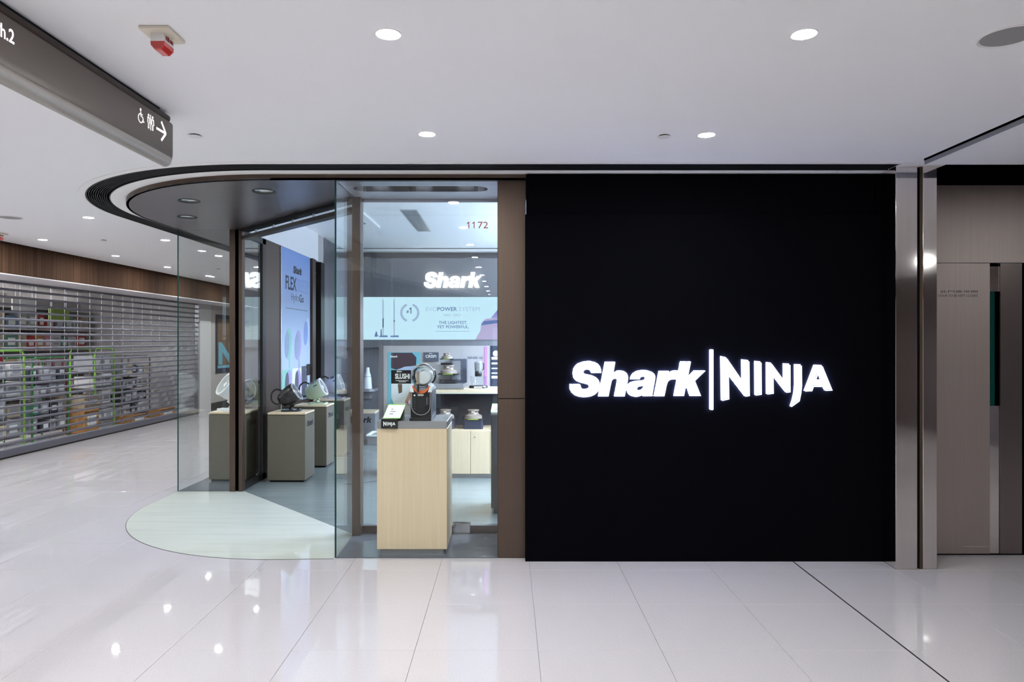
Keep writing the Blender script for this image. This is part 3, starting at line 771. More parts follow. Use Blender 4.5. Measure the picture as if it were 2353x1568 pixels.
hp([rrect(224, 266, 163, 1122, 12)], 1600, 0.006, 0.004, 'halo_led', 'halo_strip', (0, 0), o)

# ================================================================== FRONT PEDESTAL AND SLUSH MACHINE
pd = thing('display_plinth', 'tall pale wood display plinth with grey slab top in the front window', 'plinth', (-0.673, 5.18, 0.006))
obj('body', MB().cbox(-0.920, -0.426, 4.962, 5.40, 0.036, 0.888, 0.002), 'wood_pale', pd)
obj('slab', MB().cbox(-0.920, -0.426, 4.960, 5.40, 0.8885, 0.940, 0.002), 'slab_grey', pd)
obj('toe_kick', MB().box(-0.893, -0.45, 4.985, 5.38, 0.006, 0.036), 'slab_grey', pd)
nb = thing('brand_block', 'small black block lettered NINJA on the edge of the pale wood plinth', 'sign', (-0.83, 4.955, 0.89))
obj('block', MB().cbox(-0.888, -0.772, 4.942, 4.9595, 0.892, 0.958, 0.002), 'plastic_black', nb)
ninja((-0.872, 4.9419, 0.903), XR, ZU, 0.085, 'price_white', nb, 0.001)
pc = thing('price_card', 'tilted white price card with green border in front of the slush machine', 'price card', (-0.83, 5.03, 0.94))
def tilt_card(parent, x0, x1, y0, z0, y1, z1, sx):
    fn = lambda u, v, w: (x0 + (x1 - x0) * u + sx * v, y0 + (y1 - y0) * v + w * (z1 - z0), z0 + (z1 - z0) * v - w * (y1 - y0))
    obj('card', MB().prism([[(0, 0), (1, 0), (1, 1), (0, 1)]], fn, 0.0, 0.03), 'price_white', parent)
    obj('border', MB().prism([[(-0.01, -0.04), (1.01, -0.04), (1.01, 1.03), (-0.01, 1.03)], [(0.005, 0.0), (0.005, 0.975), (0.995, 0.975), (0.995, 0.0)]], fn, -0.012, 0.004), 'price_green', parent)
    m_ = MB()
    for i, wd in enumerate((0.12, 0.3, 0.22)):
        m_.prism([[(0.28, 0.62 - i * 0.17), (0.28 + wd, 0.62 - i * 0.17), (0.28 + wd, 0.66 - i * 0.17), (0.28, 0.66 - i * 0.17)]], fn, -0.01, 0.0)
    obj('print', m_, 'ink_grey', parent)
tilt_card(pc, -0.879, -0.757, 4.968, 0.962, 5.03, 1.052, 0.03)
obj('stand', MB().prism([[(4.985, 0.94), (5.07, 0.94), (5.052, 1.04)]], lambda u, v, w: (-0.83 + 0.09 * w, u, v)), 'plastic_black', pc)
sc_ = thing('product_card', 'black card lettered SLUSHi on the inner glass behind the slush machine', 'sign', (-0.87, 5.50, 1.2))
a_, b_ = at(899, 882, 5.505), at(944.5, 851, 5.505)
obj('card', MB().box(a_.x, b_.x, 5.505, 5.5115, a_.z, b_.z), 'plastic_black', sc_)
text('lettering', 'slushi', (a_.x + 0.03, 5.5048, a_.z + 0.037), XR, ZU, 0.115, 0.042, 'price_white', sc_, 0.0008)
ninja((a_.x + 0.044, 5.5048, a_.z + 0.085), XR, ZU, 0.04, 'price_white', sc_, 0.0008, 'wordmark')
obj('small_print', MB().box(a_.x + 0.035, b_.x - 0.02, 5.504, 5.505, a_.z + 0.021, a_.z + 0.025).box(a_.x + 0.06, b_.x - 0.04, 5.504, 5.505, a_.z + 0.012, a_.z + 0.016), 'price_white', sc_)

# slush machine
X0, YM, Z0 = -0.617, 5.02, 0.940          # centre x, front y, table height
sm = thing('slush_machine', 'black slush drink machine with clear drum on the pale wood plinth', 'slush machine', (X0, YM + 0.15, Z0))
HW = 0.076
bo = [(-HW, 0.018), (HW, 0.018), (HW, 0.215), (HW - 0.012, 0.228), (-HW + 0.012, 0.228), (-HW, 0.215)]
fr = lambda u, v, w: (X0 + u, YM + w, Z0 + v)
obj('body', MB().prism([bo], fr, 0.012, 0.30), 'plastic_silver', sm)
obj('front_panel', MB().prism([rrect(-HW + 0.003, HW - 0.003, 0.02, 0.212, 0.008)], fr, 0.002, 0.013), 'plastic_black', sm)
ut = [(-0.066, 0.205), (-0.066, 0.10)] + [(-0.066 * math.cos(math.radians(a)), 0.10 - 0.062 * math.sin(math.radians(a))) for a in range(10, 171, 10)] + [(0.066, 0.10), (0.066, 0.205)]
ib = obj('trim_outline', MB().prism([stroke(ut, 0.005)], fr, -0.001, 0.003), 'plastic_silver', sm)
obj('display', MB().prism([rrect(-0.034, 0.034, 0.05, 0.165, 0.006)], fr, 0.0005, 0.003), 'ink', sm)
ninja((X0 - 0.022, YM + 0.0003, Z0 + 0.170), XR, ZU, 0.042, 'price_white', sm, 0.001)
ctl = MB().prism([circ(-0.046, 0.178, 0.006, 16)], fr, -0.001, 0.003)
obj('power_button', ctl, 'price_white', sm)
for i in range(5):
    obj('button', MB().prism([rrect(-0.052, -0.040, 0.152 - i * 0.018, 0.156 - i * 0.018, 0.0015, 2)], fr, -0.0002, 0.003), 'ink_grey', sm)
obj('level_bar', MB().prism([rrect(0.040, 0.043, 0.11, 0.165, 0.001, 2)], fr, -0.0002, 0.003), 'plastic_silver', sm)
obj('level_bar', MB().prism([rrect(0.050, 0.053, 0.11, 0.165, 0.001, 2)], fr, -0.0002, 0.003), 'ink_grey', sm)
for i in range(16):     # louvres on the right-hand cheek
    z = Z0 + 0.05 + i * 0.0095
    obj('louvre', MB().box(X0 + HW - 0.001, X0 + HW + 0.003, YM + 0.06, YM + 0.27, z, z + 0.005), 'plastic_black', sm)
obj('cheek', MB().box(X0 + HW - 0.002, X0 + HW + 0.0015, YM + 0.02, YM + 0.295, Z0 + 0.03, Z0 + 0.212), 'dgrey_print', sm)
obj('drip_tray', MB().prism([rrect(-0.078, 0.078, -0.052, 0.30, 0.02)], lambda u, v, w: (X0 + u, YM + v, Z0 + w), 0.0, 0.018), 'plastic_black', sm)
cres = [(0.068 * math.cos(math.radians(q)), 0.272 + 0.082 * math.sin(math.radians(q))) for q in range(205, 336, 10)]
obj('collar', MB().prism([cres + [(0.068 * math.cos(math.radians(q)), 0.283 + 0.072 * math.sin(math.radians(q))) for q in range(335, 204, -10)]], fr, -0.004, 0.04), 'orange', sm)
obj('shoulder', MB().prism([[(-HW, 0.20), (-HW - 0.003, 0.235), (-0.05, 0.262), (-0.058, 0.23), (-0.05, 0.20)]], fr, 0.0, 0.2).prism([[(HW, 0.20), (HW + 0.003, 0.235), (0.05, 0.262), (0.058, 0.23), (0.05, 0.20)]], fr, 0.0, 0.2), 'plastic_white', sm)
zc = 0.312
dr = obj('drum', MB().lathe([(0.0, -0.018), (0.04, -0.016), (0.066, -0.006), (0.074, 0.01), (0.076, 0.24), (0.0, 0.242)], (X0, YM + 0.015, Z0 + zc), YF, 40, cap=False), 'clear', sm, 40)
obj('cooling_core', MB().lathe([(0.0, 0.02), (0.046, 0.022), (0.048, 0.23), (0.0, 0.232)], (X0 + 0.012, YM + 0.02, Z0 + zc - 0.01), YF, 28, cap=False), 'plastic_white', sm, 40)
au = [(X0 + 0.012 + 0.058 * math.cos(t * 0.5), YM + 0.04 + t * 0.0075, Z0 + zc - 0.006 + 0.058 * math.sin(t * 0.5)) for t in range(26)]
obj('auger', MB().tube(au, 0.006, 6), 'plastic_white', sm, 60)
obj('drum_rim', MB().tube([(X0 + 0.079 * math.cos(2 * PI * i / 40), YM + 0.235, Z0 + zc + 0.079 * math.sin(2 * PI * i / 40)) for i in range(40)], 0.007, 8, True), 'plastic_black', sm, 60)
obj('drum_ring', MB().tube([(X0 + 0.0745 * math.cos(2 * PI * i / 40), YM + 0.028, Z0 + zc + 0.0745 * math.sin(2 * PI * i / 40)) for i in range(40)], 0.0025, 8, True), 'plastic_silver', sm, 60)
obj('bail_handle', MB().tube([(X0 + 0.080 * math.cos(math.radians(a)), YM + 0.15 + 0.0 * a, Z0 + zc + 0.088 * math.sin(math.radians(a))) for a in range(0, 181, 9)], 0.006, 8), 'plastic_silver', sm, 60)
tp = obj('tap_lever', MB().prism([rrect(-0.029, -0.009, 0.278, 0.352, 0.005)], fr, -0.035, -0.012), 'taupe', sm)
obj('lever_neck', MB().prism([[(-0.029, 0.28), (-0.009, 0.28), (-0.004, 0.26), (-0.034, 0.26)]], fr, -0.035, -0.01), 'taupe', sm)
obj('spout', MB().lathe([(0.016, 0.262), (0.019, 0.255), (0.017, 0.195), (0.014, 0.185)], (X0 - 0.018, YM - 0.022, Z0), n=20), 'clear', sm, 50)
obj('plunger', MB().lathe([(0.006, 0.258), (0.008, 0.22), (0.004, 0.2)], (X0 - 0.018, YM - 0.022, Z0), n=12), 'plastic_char', sm, 50)

# ================================================================== FAN PEDESTALS AND FANS
PW, PD_, PH = 0.40, 0.365, 0.74
pp0 = thing('fan_plinth', '', 'plinth', (0, 0, 0), 'olive plinths with wooden tops')
obj('body', MB().cbox(-PW / 2, PW / 2, -PD_ / 2, PD_ / 2, 0.02, PH - 0.027, 0.003), 'olive', pp0)
obj('shadow_gap', MB().box(-PW / 2 + 0.008, PW / 2 - 0.008, -PD_ / 2 + 0.008, PD_ / 2 - 0.008, PH - 0.027, PH - 0.021), 'black', pp0)
obj('wood_top', MB().cbox(-PW / 2, PW / 2, -PD_ / 2, PD_ / 2, PH - 0.021, PH, 0.003), 'wood_top', pp0)
obj('plinth_base', MB().box(-PW / 2 + 0.02, PW / 2 - 0.02, -PD_ / 2 + 0.02, PD_ / 2 - 0.02, 0.0, 0.02), 'black', pp0)
shark((PW / 2 + 0.0002, -0.107, PH - 0.158), YF, ZU, 0.232, 'ink', pp0, 0.0008)
PLZ = 0.003
peds = [((-2.35, 7.48 + PD_ / 2, PLZ), 'olive plinth lettered Shark carrying the charcoal fan'),
        ((-2.344, 8.345 + PD_ / 2, PLZ), 'olive plinth lettered Shark carrying the pale green fan'),
        ((-2.32, 9.14 + PD_ / 2, PLZ), 'olive plinth carrying the pale lilac fan, farthest in the row'),
        ((-2.99, 7.515 + PD_ / 2, 0.006), 'olive plinth carrying the white fan inside the side window')]
for i, (p_, lb) in enumerate(peds):
    if i == 0: pp0.location = p_; pp0['label'] = lb
    else: dup(pp0, p_, lb)

def fan(name, label, loc, yaw, pitch, sc, body, rim, dark, sticker=False, tall=0.185):
    """portable fan: drum on a tilting neck and a flat foot; drum looks along yaw/pitch"""
    x, y, z = loc
    t = thing(name, label, 'fan', loc, 'portable fans on the plinths')
    dvec = Vector((math.cos(pitch) * math.cos(yaw), math.cos(pitch) * math.sin(yaw), math.sin(pitch)))
    hor = Vector((math.cos(yaw), math.sin(yaw), 0)); side = Vector((-hor.y, hor.x, 0)); up_ = side.cross(dvec) * -1
    if up_.z < 0: up_ = -up_
    c = Vector((x, y, z + tall * sc))
    r = 0.095 * sc; L = 0.13 * sc
    drm = obj('drum', MB().lathe([(r * 0.86, L * 0.42), (r * 0.97, L * 0.5), (r, L * 0.46), (r * 0.97, 0), (r * 0.9, -L * 0.4), (r * 0.74, -L * 0.62)], c, dvec, 40, cap=False), body, t, 35)
    obj('front_rim', MB().lathe([(r * 0.84, L * 0.44), (r * 0.86, L * 0.53), (r * 1.0, L * 0.53), (r * 1.02, L * 0.44)], c, dvec, 40, cap=False), rim, drm, 35)
    obj('inner_wall', MB().lathe([(r * 0.85, L * 0.45), (r * 0.8, -L * 0.2), (0.0, -L * 0.21)], c, dvec, 40, cap=False), dark, drm, 35)
    gr = MB()
    for k_ in range(4):
        rr = r * (0.2 + 0.19 * k_)
        px_ = side; py_ = dvec.cross(side)
        gr.tube([c + dvec * (L * 0.44) + (px_ * math.cos(2 * PI * i / 24) + py_ * math.sin(2 * PI * i / 24)) * rr for i in range(24)], 0.0014 * sc, 5, True)
    for k_ in range(10):
        a = 2 * PI * k_ / 10; a2 = a + 0.5
        gr.tube([c + dvec * (L * 0.43) + (px_ * math.cos(a) + py_ * math.sin(a)) * r * 0.15, c + dvec * (L * 0.43) + (px_ * math.cos(a2) + py_ * math.sin(a2)) * r * 0.85], 0.0014 * sc, 5)
    obj('grille', gr, rim, drm, 60)['kind'] = 'stuff'
    obj('hub', MB().lathe([(r * 0.2, L * 0.38), (r * 0.2, L * 0.46), (0, L * 0.47)], c, dvec, 20, cap=False), rim, drm, 40)
    obj('rear_dome', MB().lathe([(r * 0.76, -L * 0.58), (r * 0.7, -L * 0.78), (r * 0.5, -L * 0.95), (r * 0.2, -L * 1.02), (0, -L * 1.03)], c, dvec, 32, cap=False), body if not name.startswith('dark') else dark, t, 50)
    hb = [c - dvec * (L * 0.35) + up_ * r * 0.8, c - dvec * (L * 0.7) + up_ * r * 1.3, c - dvec * (L * 1.15) + up_ * r * 1.15, c - dvec * (L * 1.4) + up_ * r * 0.55, c - dvec * (L * 1.25) + up_ * r * 0.0, c - dvec * (L * 0.95) - up_ * r * 0.1]
    hs_ = []
    for i in range(len(hb) - 1):
        p0, p1, p2, p3 = hb[max(i - 1, 0)], hb[i], hb[i + 1], hb[min(i + 2, len(hb) - 1)]
        for q in range(5):
            u = q / 5; hs_.append(0.5 * ((2 * p1) + (p2 - p0) * u + (2 * p0 - 5 * p1 + 4 * p2 - p3) * u * u + (3 * p1 - p0 - 3 * p2 + p3) * u ** 3))
    hs_.append(hb[-1])
    obj('handle', MB().tube(hs_, 0.008 * sc, 8), dark, t, 50)
    foot = Vector((x, y, z))
    pv = c - up_ * r * 0.9 - dvec * (L * 0.25)
    obj('neck', MB().tube([pv, (pv + foot) / 2 + Vector((0, 0, 0.01 * sc)) - hor * 0.01 * sc, foot + Vector((0, 0, 0.018 * sc))], [0.022 * sc, 0.017 * sc, 0.026 * sc], 12), dark if body == 'plastic_char' else body, t, 50)
    fl = rrect(-0.085 * sc, 0.095 * sc, -0.07 * sc, 0.07 * sc, 0.03 * sc, 6)
    obj('foot', MB().prism([fl], lambda u, v, w: tuple(foot + hor * u + side * v + Vector((0, 0, w))), 0.0, 0.016 * sc), dark if body == 'plastic_char' else body, t, 40)
    obj('control_dial', MB().lathe([(0.014 * sc, 0.014 * sc), (0.014 * sc, 0.021 * sc), (0.011 * sc, 0.024 * sc)], foot + hor * 0.068 * sc, ZU, 16), dark, t, 40)
    if sticker:
        # labels on the upper side of the drum facing the aisle
        for (u0, u1, a0, a1, mm) in ((-0.22, 0.12, 50, 78, 'dgrey_print'), (0.2, 0.3, 52, 78, 'dgrey_print'), (-0.05, 0.25, 22, 30, 'ink_grey')):
            mb = MB(); k_ = 5; vv = []
            for i in range(k_):
                a = math.radians(a0 + (a1 - a0) * i / (k_ - 1))
                rad = (-side if side.y > 0 else side) * math.cos(a) + up_ * math.sin(a)
                for u in (u0, u1):
                    vv.append(c + dvec * (L * u) + rad * (r * 1.002 * (0.98 if u < 0 else 1.0) + 0.002))
            mb.add(vv, [(2 * i, 2 * i + 1, 2 * i + 3, 2 * i + 2) for i in range(k_ - 1)])
            obj('sticker', mb, mm, drm)
    return t
rd = math.radians
fan('dark_portable_fan', 'charcoal portable fan tilted up on the nearest plinth in the shop', (-2.355, 7.66, PLZ + PH), rd(5), rd(33), 1.12, 'plastic_char', 'plastic_silver', 'plastic_black', False, 0.158)
fan('portable_fan', 'pale green portable fan tilted up on the middle plinth', (-2.30, 8.53, PLZ + PH), rd(2), rd(26), 1.18, 'plastic_green', 'plastic_white', 'plastic_char', True, 0.150)
fan('portable_fan', 'pale lilac portable fan on the farthest plinth, behind the glass edge', (-2.27, 9.32, PLZ + PH), rd(3), rd(20), 1.2, 'plastic_lilac', 'plastic_white', 'plastic_char', True, 0.16)
fan('portable_fan', 'white portable fan tilted up inside the side window', (-3.015, 7.70, 0.006 + PH), rd(180 + 42), rd(33), 1.45, 'plastic_white', 'plastic_white', 'plastic_white', False, 0.168)

# blue fan poster on the left wall of the shop
ps = thing('fan_poster', 'tall pale blue poster of fans lettered Shark FLEXBREEZE HydroGo', 'poster', (-2.65, 8.85, 0.9))
obj('sheet', MB().box(-2.66, -2.648, 8.262, 9.44, 0.75, 2.82), 'poster_blue', ps)
PX = -2.6475
def yz(px, py):     # picture point on the poster plane
    Y = F * (-2.648) / (px - CX); return Y, H + (CY - py) * Y / F
shark((PX, 8.70, 2.345), YF, ZU, 0.36, 'ink', ps, 0.0008)
text('lettering', 'flex', (PX, 8.40, 2.13), YF, ZU, 0.43, 0.165, 'navy', ps, 0.0008)
text('lettering', 'breeze', (PX, 8.845, 2.13), YF, ZU, 0.5, 0.165, 'blue_print', ps, 0.0008)
text('lettering', 'hydro', (PX, 8.62, 1.975), YF, ZU, 0.33, 0.125, 'ink_grey', ps, 0.0008)
text('lettering', 'go', (PX, 8.96, 2.0), YF, ZU, 0.18, 0.10, 'navy', ps, 0.0008)
obj('small_print', MB().box(PX, PX + 0.0008, 8.42, 9.32, 1.90, 1.907), 'ink_grey', ps)
def yellipse(cy_, cz, ry, rz, rot, n=28):
    return [(cy_ + ry * math.cos(2 * PI * i / n) * math.cos(rot) - rz * math.sin(2 * PI * i / n) * math.sin(rot), cz + ry * math.cos(2 * PI * i / n) * math.sin(rot) + rz * math.sin(2 * PI * i / n) * math.cos(rot)) for i in range(n)]
pf = lambda d: (lambda u, v, w: (PX + d + w * 0.0008, u, v))
for cy_, cz, s_, c1 in ((8.47, 1.47, 1.0, 'mint'), (8.86, 1.45, 1.0, 'lavender'), (9.26, 1.62, 1.0, 'pale_print')):
    fg = obj('printed_fan', MB().prism([yellipse(cy_ + 0.04, cz, 0.125 * s_, 0.19 * s_, -0.15)], pf(0.0)), c1, ps)
    obj('printed_face', MB().prism([yellipse(cy_ - 0.02, cz - 0.01, 0.085 * s_, 0.16 * s_, -0.15)], pf(0.001)), 'pale_face' if c1 != 'pale_print' else 'blue_print', fg)
    obj('printed_foot', MB().prism([[(cy_ + 0.06, cz - 0.17), (cy_ + 0.09, cz - 0.17), (cy_ + 0.12, cz - 0.3), (cy_ + 0.06, cz - 0.3)]], pf(0.001)), c1, fg)
for y0_, y1_, z1_, c1, c2 in ((8.27, 8.66, 1.16, 'mint', 'lavender'), (8.66, 9.05, 1.165, 'price_white', 'lavender'), (9.05, 9.43, 1.18, 'dgrey_print', 'pale_print')):
    pb = obj('printed_block', MB().box(PX, PX + 0.0008, y0_, y1_ - 0.01, 0.76, z1_), c1, ps)
    obj('printed_fan', MB().prism([yellipse((y0_ + y1_) / 2 + 0.05, 0.98, 0.12, 0.17, -0.1)], pf(0.0012)), c2, pb)
    obj('printed_face', MB().prism([yellipse((y0_ + y1_) / 2 - 0.02, 0.98, 0.075, 0.15, -0.1)], pf(0.0024)), 'dgrey_print', pb)
obj('corner_tag', MB().box(PX + 0.003, PX + 0.004, 9.26, 9.43, 1.05, 1.2), 'ink', ps)

# ================================================================== BACK WALL OF THE SHOP
YS = 11.46
scn = thing('led_screen', 'wide bright pale blue screen advertising EVOPOWER SYSTEM on the back wall', 'screen', (-1.0, YS, 1.87))
Zb, Zt = at(0, 781, YS).z, at(0, 683, YS).z
obj('panel', MB().box(-2.45, 0.75, YS, YS + 0.04, Zb, Zt), 'screen', scn)
def sp(px, py): return at(px, py, YS - 0.001)
def stext(key, x0, x1, yb, yt, mm):
    a = sp(x0, yb); b = sp(x1, yt); return text('lettering', key, a, XR, ZU, b.x - a.x, b.z - a.z, mm, scn, 0.001)
stext('evo', 979, 1004, 715, 706, 'scr_pale'); stext('power', 1005, 1050, 715, 706, 'scr_blue'); stext('system', 1055, 1102, 715, 706, 'scr_pale')
stext('neo', 1020, 1036, 727, 722, 'scr_pale'); stext('neop', 1042, 1061, 727, 722, 'scr_pale')
stext('light', 1008, 1074, 745, 738, 'scr_blue'); stext('yet', 1004, 1078, 755, 748, 'scr_blue'); stext('num1', 934, 939.5, 720, 713, 'scr_dark'); one('lettering', sp(940.5, 721), 0.1, 'scr_dark', scn, 0.75)
fsn = lambda d: (lambda u, v, w: tuple(at(u, v, YS - 0.001 - d - 0.001 * w)))
for i in range(2):
    lf = MB()
    for k_ in range(9):
        a = math.radians(62 - k_ * 15.5) if i else math.radians(118 + k_ * 15.5)
        cx_, cz_ = 941.5 + 19.5 * math.cos(a), 719 - 19.5 * math.sin(a)
        lf.prism([[(cx_ + 3.4 * math.cos(q), cz_ + 3.0 * math.sin(q)) for q in (0, 1.05, 2.1, 3.14, 4.2, 5.25)]], fsn(0))
    obj('wreath', lf, 'scr_pale', scn)
obj('small_print', MB().prism([[(1001, 761), (1080, 761), (1080, 762.2), (1001, 762.2)]], fsn(0)), 'scr_pale', scn)
for vx, dk in ((880.5, (732, 753)), (906, (736, 740))):
    vg = obj('printed_vacuum', MB().prism([[(vx - 1.5, 687), (vx + 0.5, 687), (vx + 1.2, 700), (vx + 1, 772), (vx - 1.6, 772), (vx - 2, 700)]], fsn(0)), 'scr_pale', scn)
    obj('printed_grip', MB().prism([[(vx - 1.2, dk[0]), (vx + 1, dk[0]), (vx + 1, dk[1]), (vx - 1.2, dk[1])]], fsn(0.0015)), 'scr_dark', vg)
    obj('printed_head', MB().prism([[(vx - 9, 772), (vx + 9, 771), (vx + 11, 775), (vx - 9, 775)]], fsn(0.0015)), 'scr_blue', vg)
obj('printed_tool', MB().prism([[(864, 762), (865.5, 762), (869, 774), (860, 774)]], fsn(0)), 'scr_blue', scn)
obj('printed_tool', MB().prism([[(875, 757), (876.5, 757), (877, 772), (874.5, 772)]], fsn(0)), 'scr_dark', scn)
nz = obj('printed_nozzle', MB().prism([[(1092, 781), (1104, 760), (1106, 742), (1116, 733), (1150, 730), (1200, 735), (1200, 781)]], fsn(0)), 'scr_lilac', scn)
obj('printed_band', MB().prism([[(1105, 748), (1150, 742), (1150, 735), (1112, 738)]], fsn(0.0015)), 'scr_blue', nz)
obj('printed_hose', MB().prism([[(1128, 731), (1150, 704), (1150, 731)]], fsn(0.0015)), 'lavender', nz)
lg = thing('wall_logo', 'lit white Shark letters on the back wall above the screen', 'sign', tuple(at(1040, 645, 11.45)))
a = at(974, 662, 11.43); b = at(1106, 625, 11.43)
wordmark(SHARK, SB, a, XR, ZU, b.x - a.x, b.z - a.z, 'shop_logo', lg, -0.03)

# gondola with shelf, cabinet and products
gd = thing('display_gondola', 'wall unit with grey back panel, wooden shelf and low wooden cabinet', 'display unit', (-0.8, 8.0, 0))
obj('back_panel', MB().box(-1.445, -0.205, 8.2, 8.24, 0.0, 1.45), 'panel_grey', gd)
obj('side_post', MB().box(-1.49, -1.447, 8.17, 8.24, 0.0, 1.45), 'wall_metal', gd)
obj('led_strip', MB().box(-0.268, -0.236, 8.192, 8.199, 0.985, 1.44), 'purple_led', gd)
obj('shelf', MB().cbox(-0.92, 0.6, 7.75, 8.2, 0.93, 0.978, 0.003), 'wood_top', gd)
obj('shelf_light', MB().box(-0.9, 0.6, 7.755, 7.775, 0.924, 0.93), 'price_white', gd)
obj('niche_back', MB().box(-0.95, 0.6, 8.16, 8.2, 0.53, 0.93), 'navy', gd)
cb = obj('cabinet', MB().box(-1.2, 0.25, 7.70, 8.18, 0.05, 0.53), 'wood_pale', gd)
obj('cabinet_base', MB().box(-1.2, 0.25, 7.72, 8.18, 0.003, 0.05), 'slab_grey', gd)
for x0_, x1_ in ((-1.195, -0.757), (-0.753, -0.405), (-0.401, -0.19), (-0.186, 0.245)):
    dr_ = obj('cabinet_door', MB().cbox(x0_, x1_, 7.682, 7.70, 0.055, 0.526, 0.002), 'wood_pale', gd)
    obj('lock', MB().lathe([(0.009, 0.0), (0.009, 0.006), (0.006, 0.008)], (x0_ + 0.045, 7.682, 0.46), YB, 14), 'steel', dr_, 40)
obj('plinth_block', MB().cbox(-0.93, -0.48, 7.74, 8.1, 0.979, 1.03, 0.003), 'slab_grey', gd)
# advert on the panel
av = thing('advert_poster', 'teal and plum advert print on the grey panel behind the slush machine', 'poster', tuple(at(929, 868, 8.19)))
def ap(d): return lambda u, v, w: tuple(at(u, v, 8.198 - d - w * 0.0015))
obj('sheet', MB().prism([[(892, 810), (966, 810), (966, 930), (892, 930)]], ap(0)), 'teal_print', av)
obj('printed_shape', MB().prism([[(899, 811), (947, 811), (957, 822), (956, 840), (935, 843), (910, 850), (899, 846)]], ap(0.002)), 'plum_print', av)
obj('printed_shape', MB().prism([[(906, 853), (930, 843), (957, 841), (966, 860), (966, 866), (900, 866)]], ap(0.0025)), 'pale_print', av)
obj('printed_shape', MB().prism([[(899, 882), (966, 882), (966, 929), (905, 929), (899, 915)]], ap(0.002)), 'price_white', av)
obj('printed_shape', MB().prism([[(914, 883), (924, 883), (924, 902), (916, 905)]], ap(0.003)), 'brown_print', av)
obj('printed_shape', MB().prism([[(940, 902), (947, 896), (942, 918), (934, 929), (930, 925)]], ap(0.003)), 'skin_print', av)
obj('printed_shape', MB().prism([[(933, 928), (936, 921), (940, 929)]], ap(0.004)), 'pink_print', av)
shark(at(896, 822, 8.195), XR, ZU, 0.09, 'price_white', av, 0.001)
cs = thing('product_card', 'dark card lettered CRISPi on the grey panel above the glass cookers', 'sign', tuple(at(990, 820, 8.19)))
a = at(973, 831, 8.19); b = at(1008, 810, 8.19)
obj('card', MB().box(a.x, b.x, 8.185, 8.199, a.z, b.z), 'dgrey_print', cs)
text('lettering', 'crispi', (a.x + 0.025, 8.1845, a.z + 0.043), XR, ZU, 0.125, 0.034, 'price_white', cs, 0.001)
ninja((a.x + 0.07, 8.1845, a.z + 0.083), XR, ZU, 0.035, 'price_white', cs, 0.001, 'wordmark')
sl_ = thing('panel_lettering', 'grey SENSE iQ lettering on the grey panel above the blender', 'sign', tuple(at(1094, 823, 8.19)))
text('lettering', 'sense', at(1074, 826, 8.1985), XR, ZU, 0.18, 0.03, 'dgrey_print', sl_, 0.001)
dp = thing('product_card', 'dark poster with white print at the far right of the shelf', 'poster', tuple(at(1135, 840, 8.19)))
obj('sheet', MB().box(-0.20, 0.35, 8.19, 8.2, 0.98, 1.45), 'navy', dp)
ptx = MB()
for i, (wd, hh) in enumerate(((0.1, 0.03), (0.16, 0.02), (0.16, 0.014), (0.2, 0.014), (0.13, 0.03))):
    ptx.box(-0.185, -0.185 + wd, 8.187, 8.19, 1.29 - i * 0.055, 1.29 - i * 0.055 + hh)
obj('print', ptx, 'price_white', dp)
obj('print_dot', MB().prism([circ(0, 0, 0.035)], lambda u, v, w: (-0.135 + u, 8.188 - w * 0.002, 1.36 + v)), 'price_white', dp)

def cooker(label, x, y, z, base_glass, s=1.0):
    t = thing('cooker', label, 'cooker', (x, y, z), 'countertop cookers on the shelves')
    q = lambda u, v, w: (x + u * s, y + v * s, z + w * s)
    obj('bowl', MB().prism([rrect(-0.115, 0.115, -0.09, 0.09, 0.03)], q, 0.0, 0.105), 'clear' if base_glass else 'navy', t)
    obj('tray', MB().prism([rrect(-0.105, 0.105, -0.08, 0.08, 0.03)], q, 0.008, 0.045), 'plastic_char', t)
    obj('lid', MB().prism([rrect(-0.125, 0.125, -0.1, 0.1, 0.035)], q, 0.106, 0.122), 'plastic_black', t)
    obj('green_line', MB().prism([rrect(-0.06, 0.06, -0.1015, -0.095, 0.002, 2)], q, 0.112, 0.118), 'lime', t)
    obj('pod', MB().lathe([(0.105 * s, 0.122 * s), (0.1 * s, 0.155 * s), (0.065 * s, 0.17 * s), (0.055 * s, 0.19 * s), (0.07 * s, 0.215 * s), (0.066 * s, 0.222 * s), (0.0, 0.224 * s)], (x, y, z), n=28), 'taupe', t, 40)
    obj('pod_badge', MB().prism([rrect(-0.018, 0.018, 0.193, 0.203, 0.003, 2)], lambda u, v, w: (x + u * s, y - (0.062 + w * 0.004) * s, z + v * s), 0.0, 1.0), 'price_white', t)
    return t
a = at(1087.5, 990, 7.85)
cooker('dark cooker with green line under the wooden shelf, in full view beside the plinth', a.x, 7.86, 0.53, False, 0.95)
a = at(1023, 990, 7.85)
cooker('dark cooker under the wooden shelf, half hidden by the pale plinth', a.x, 7.88, 0.53, False, 0.95)
a = at(1030, 885, 7.9)
cooker('lower glass cooker on the grey block of the shelf', a.x - 0.0, 7.93, 1.03, True, 0.92)
cooker('upper glass cooker stacked on another on the shelf', a.x - 0.02, 7.95, 1.03 + 0.22 * 0.92, True, 0.62)
a = at(1055, 850, 8.1)
gs = thing('cooker_box', 'silver and dark product box standing behind the glass cookers', 'box', (a.x, 8.1, 1.03))
obj('carton', MB().cbox(a.x - 0.09, a.x + 0.09, 8.05, 8.18, 1.03, 1.30, 0.003), 'dgrey_print', gs)
obj('front_print', MB().box(a.x - 0.085, a.x + 0.02, 8.047, 8.05, 1.06, 1.28), 'plastic_silver', gs)
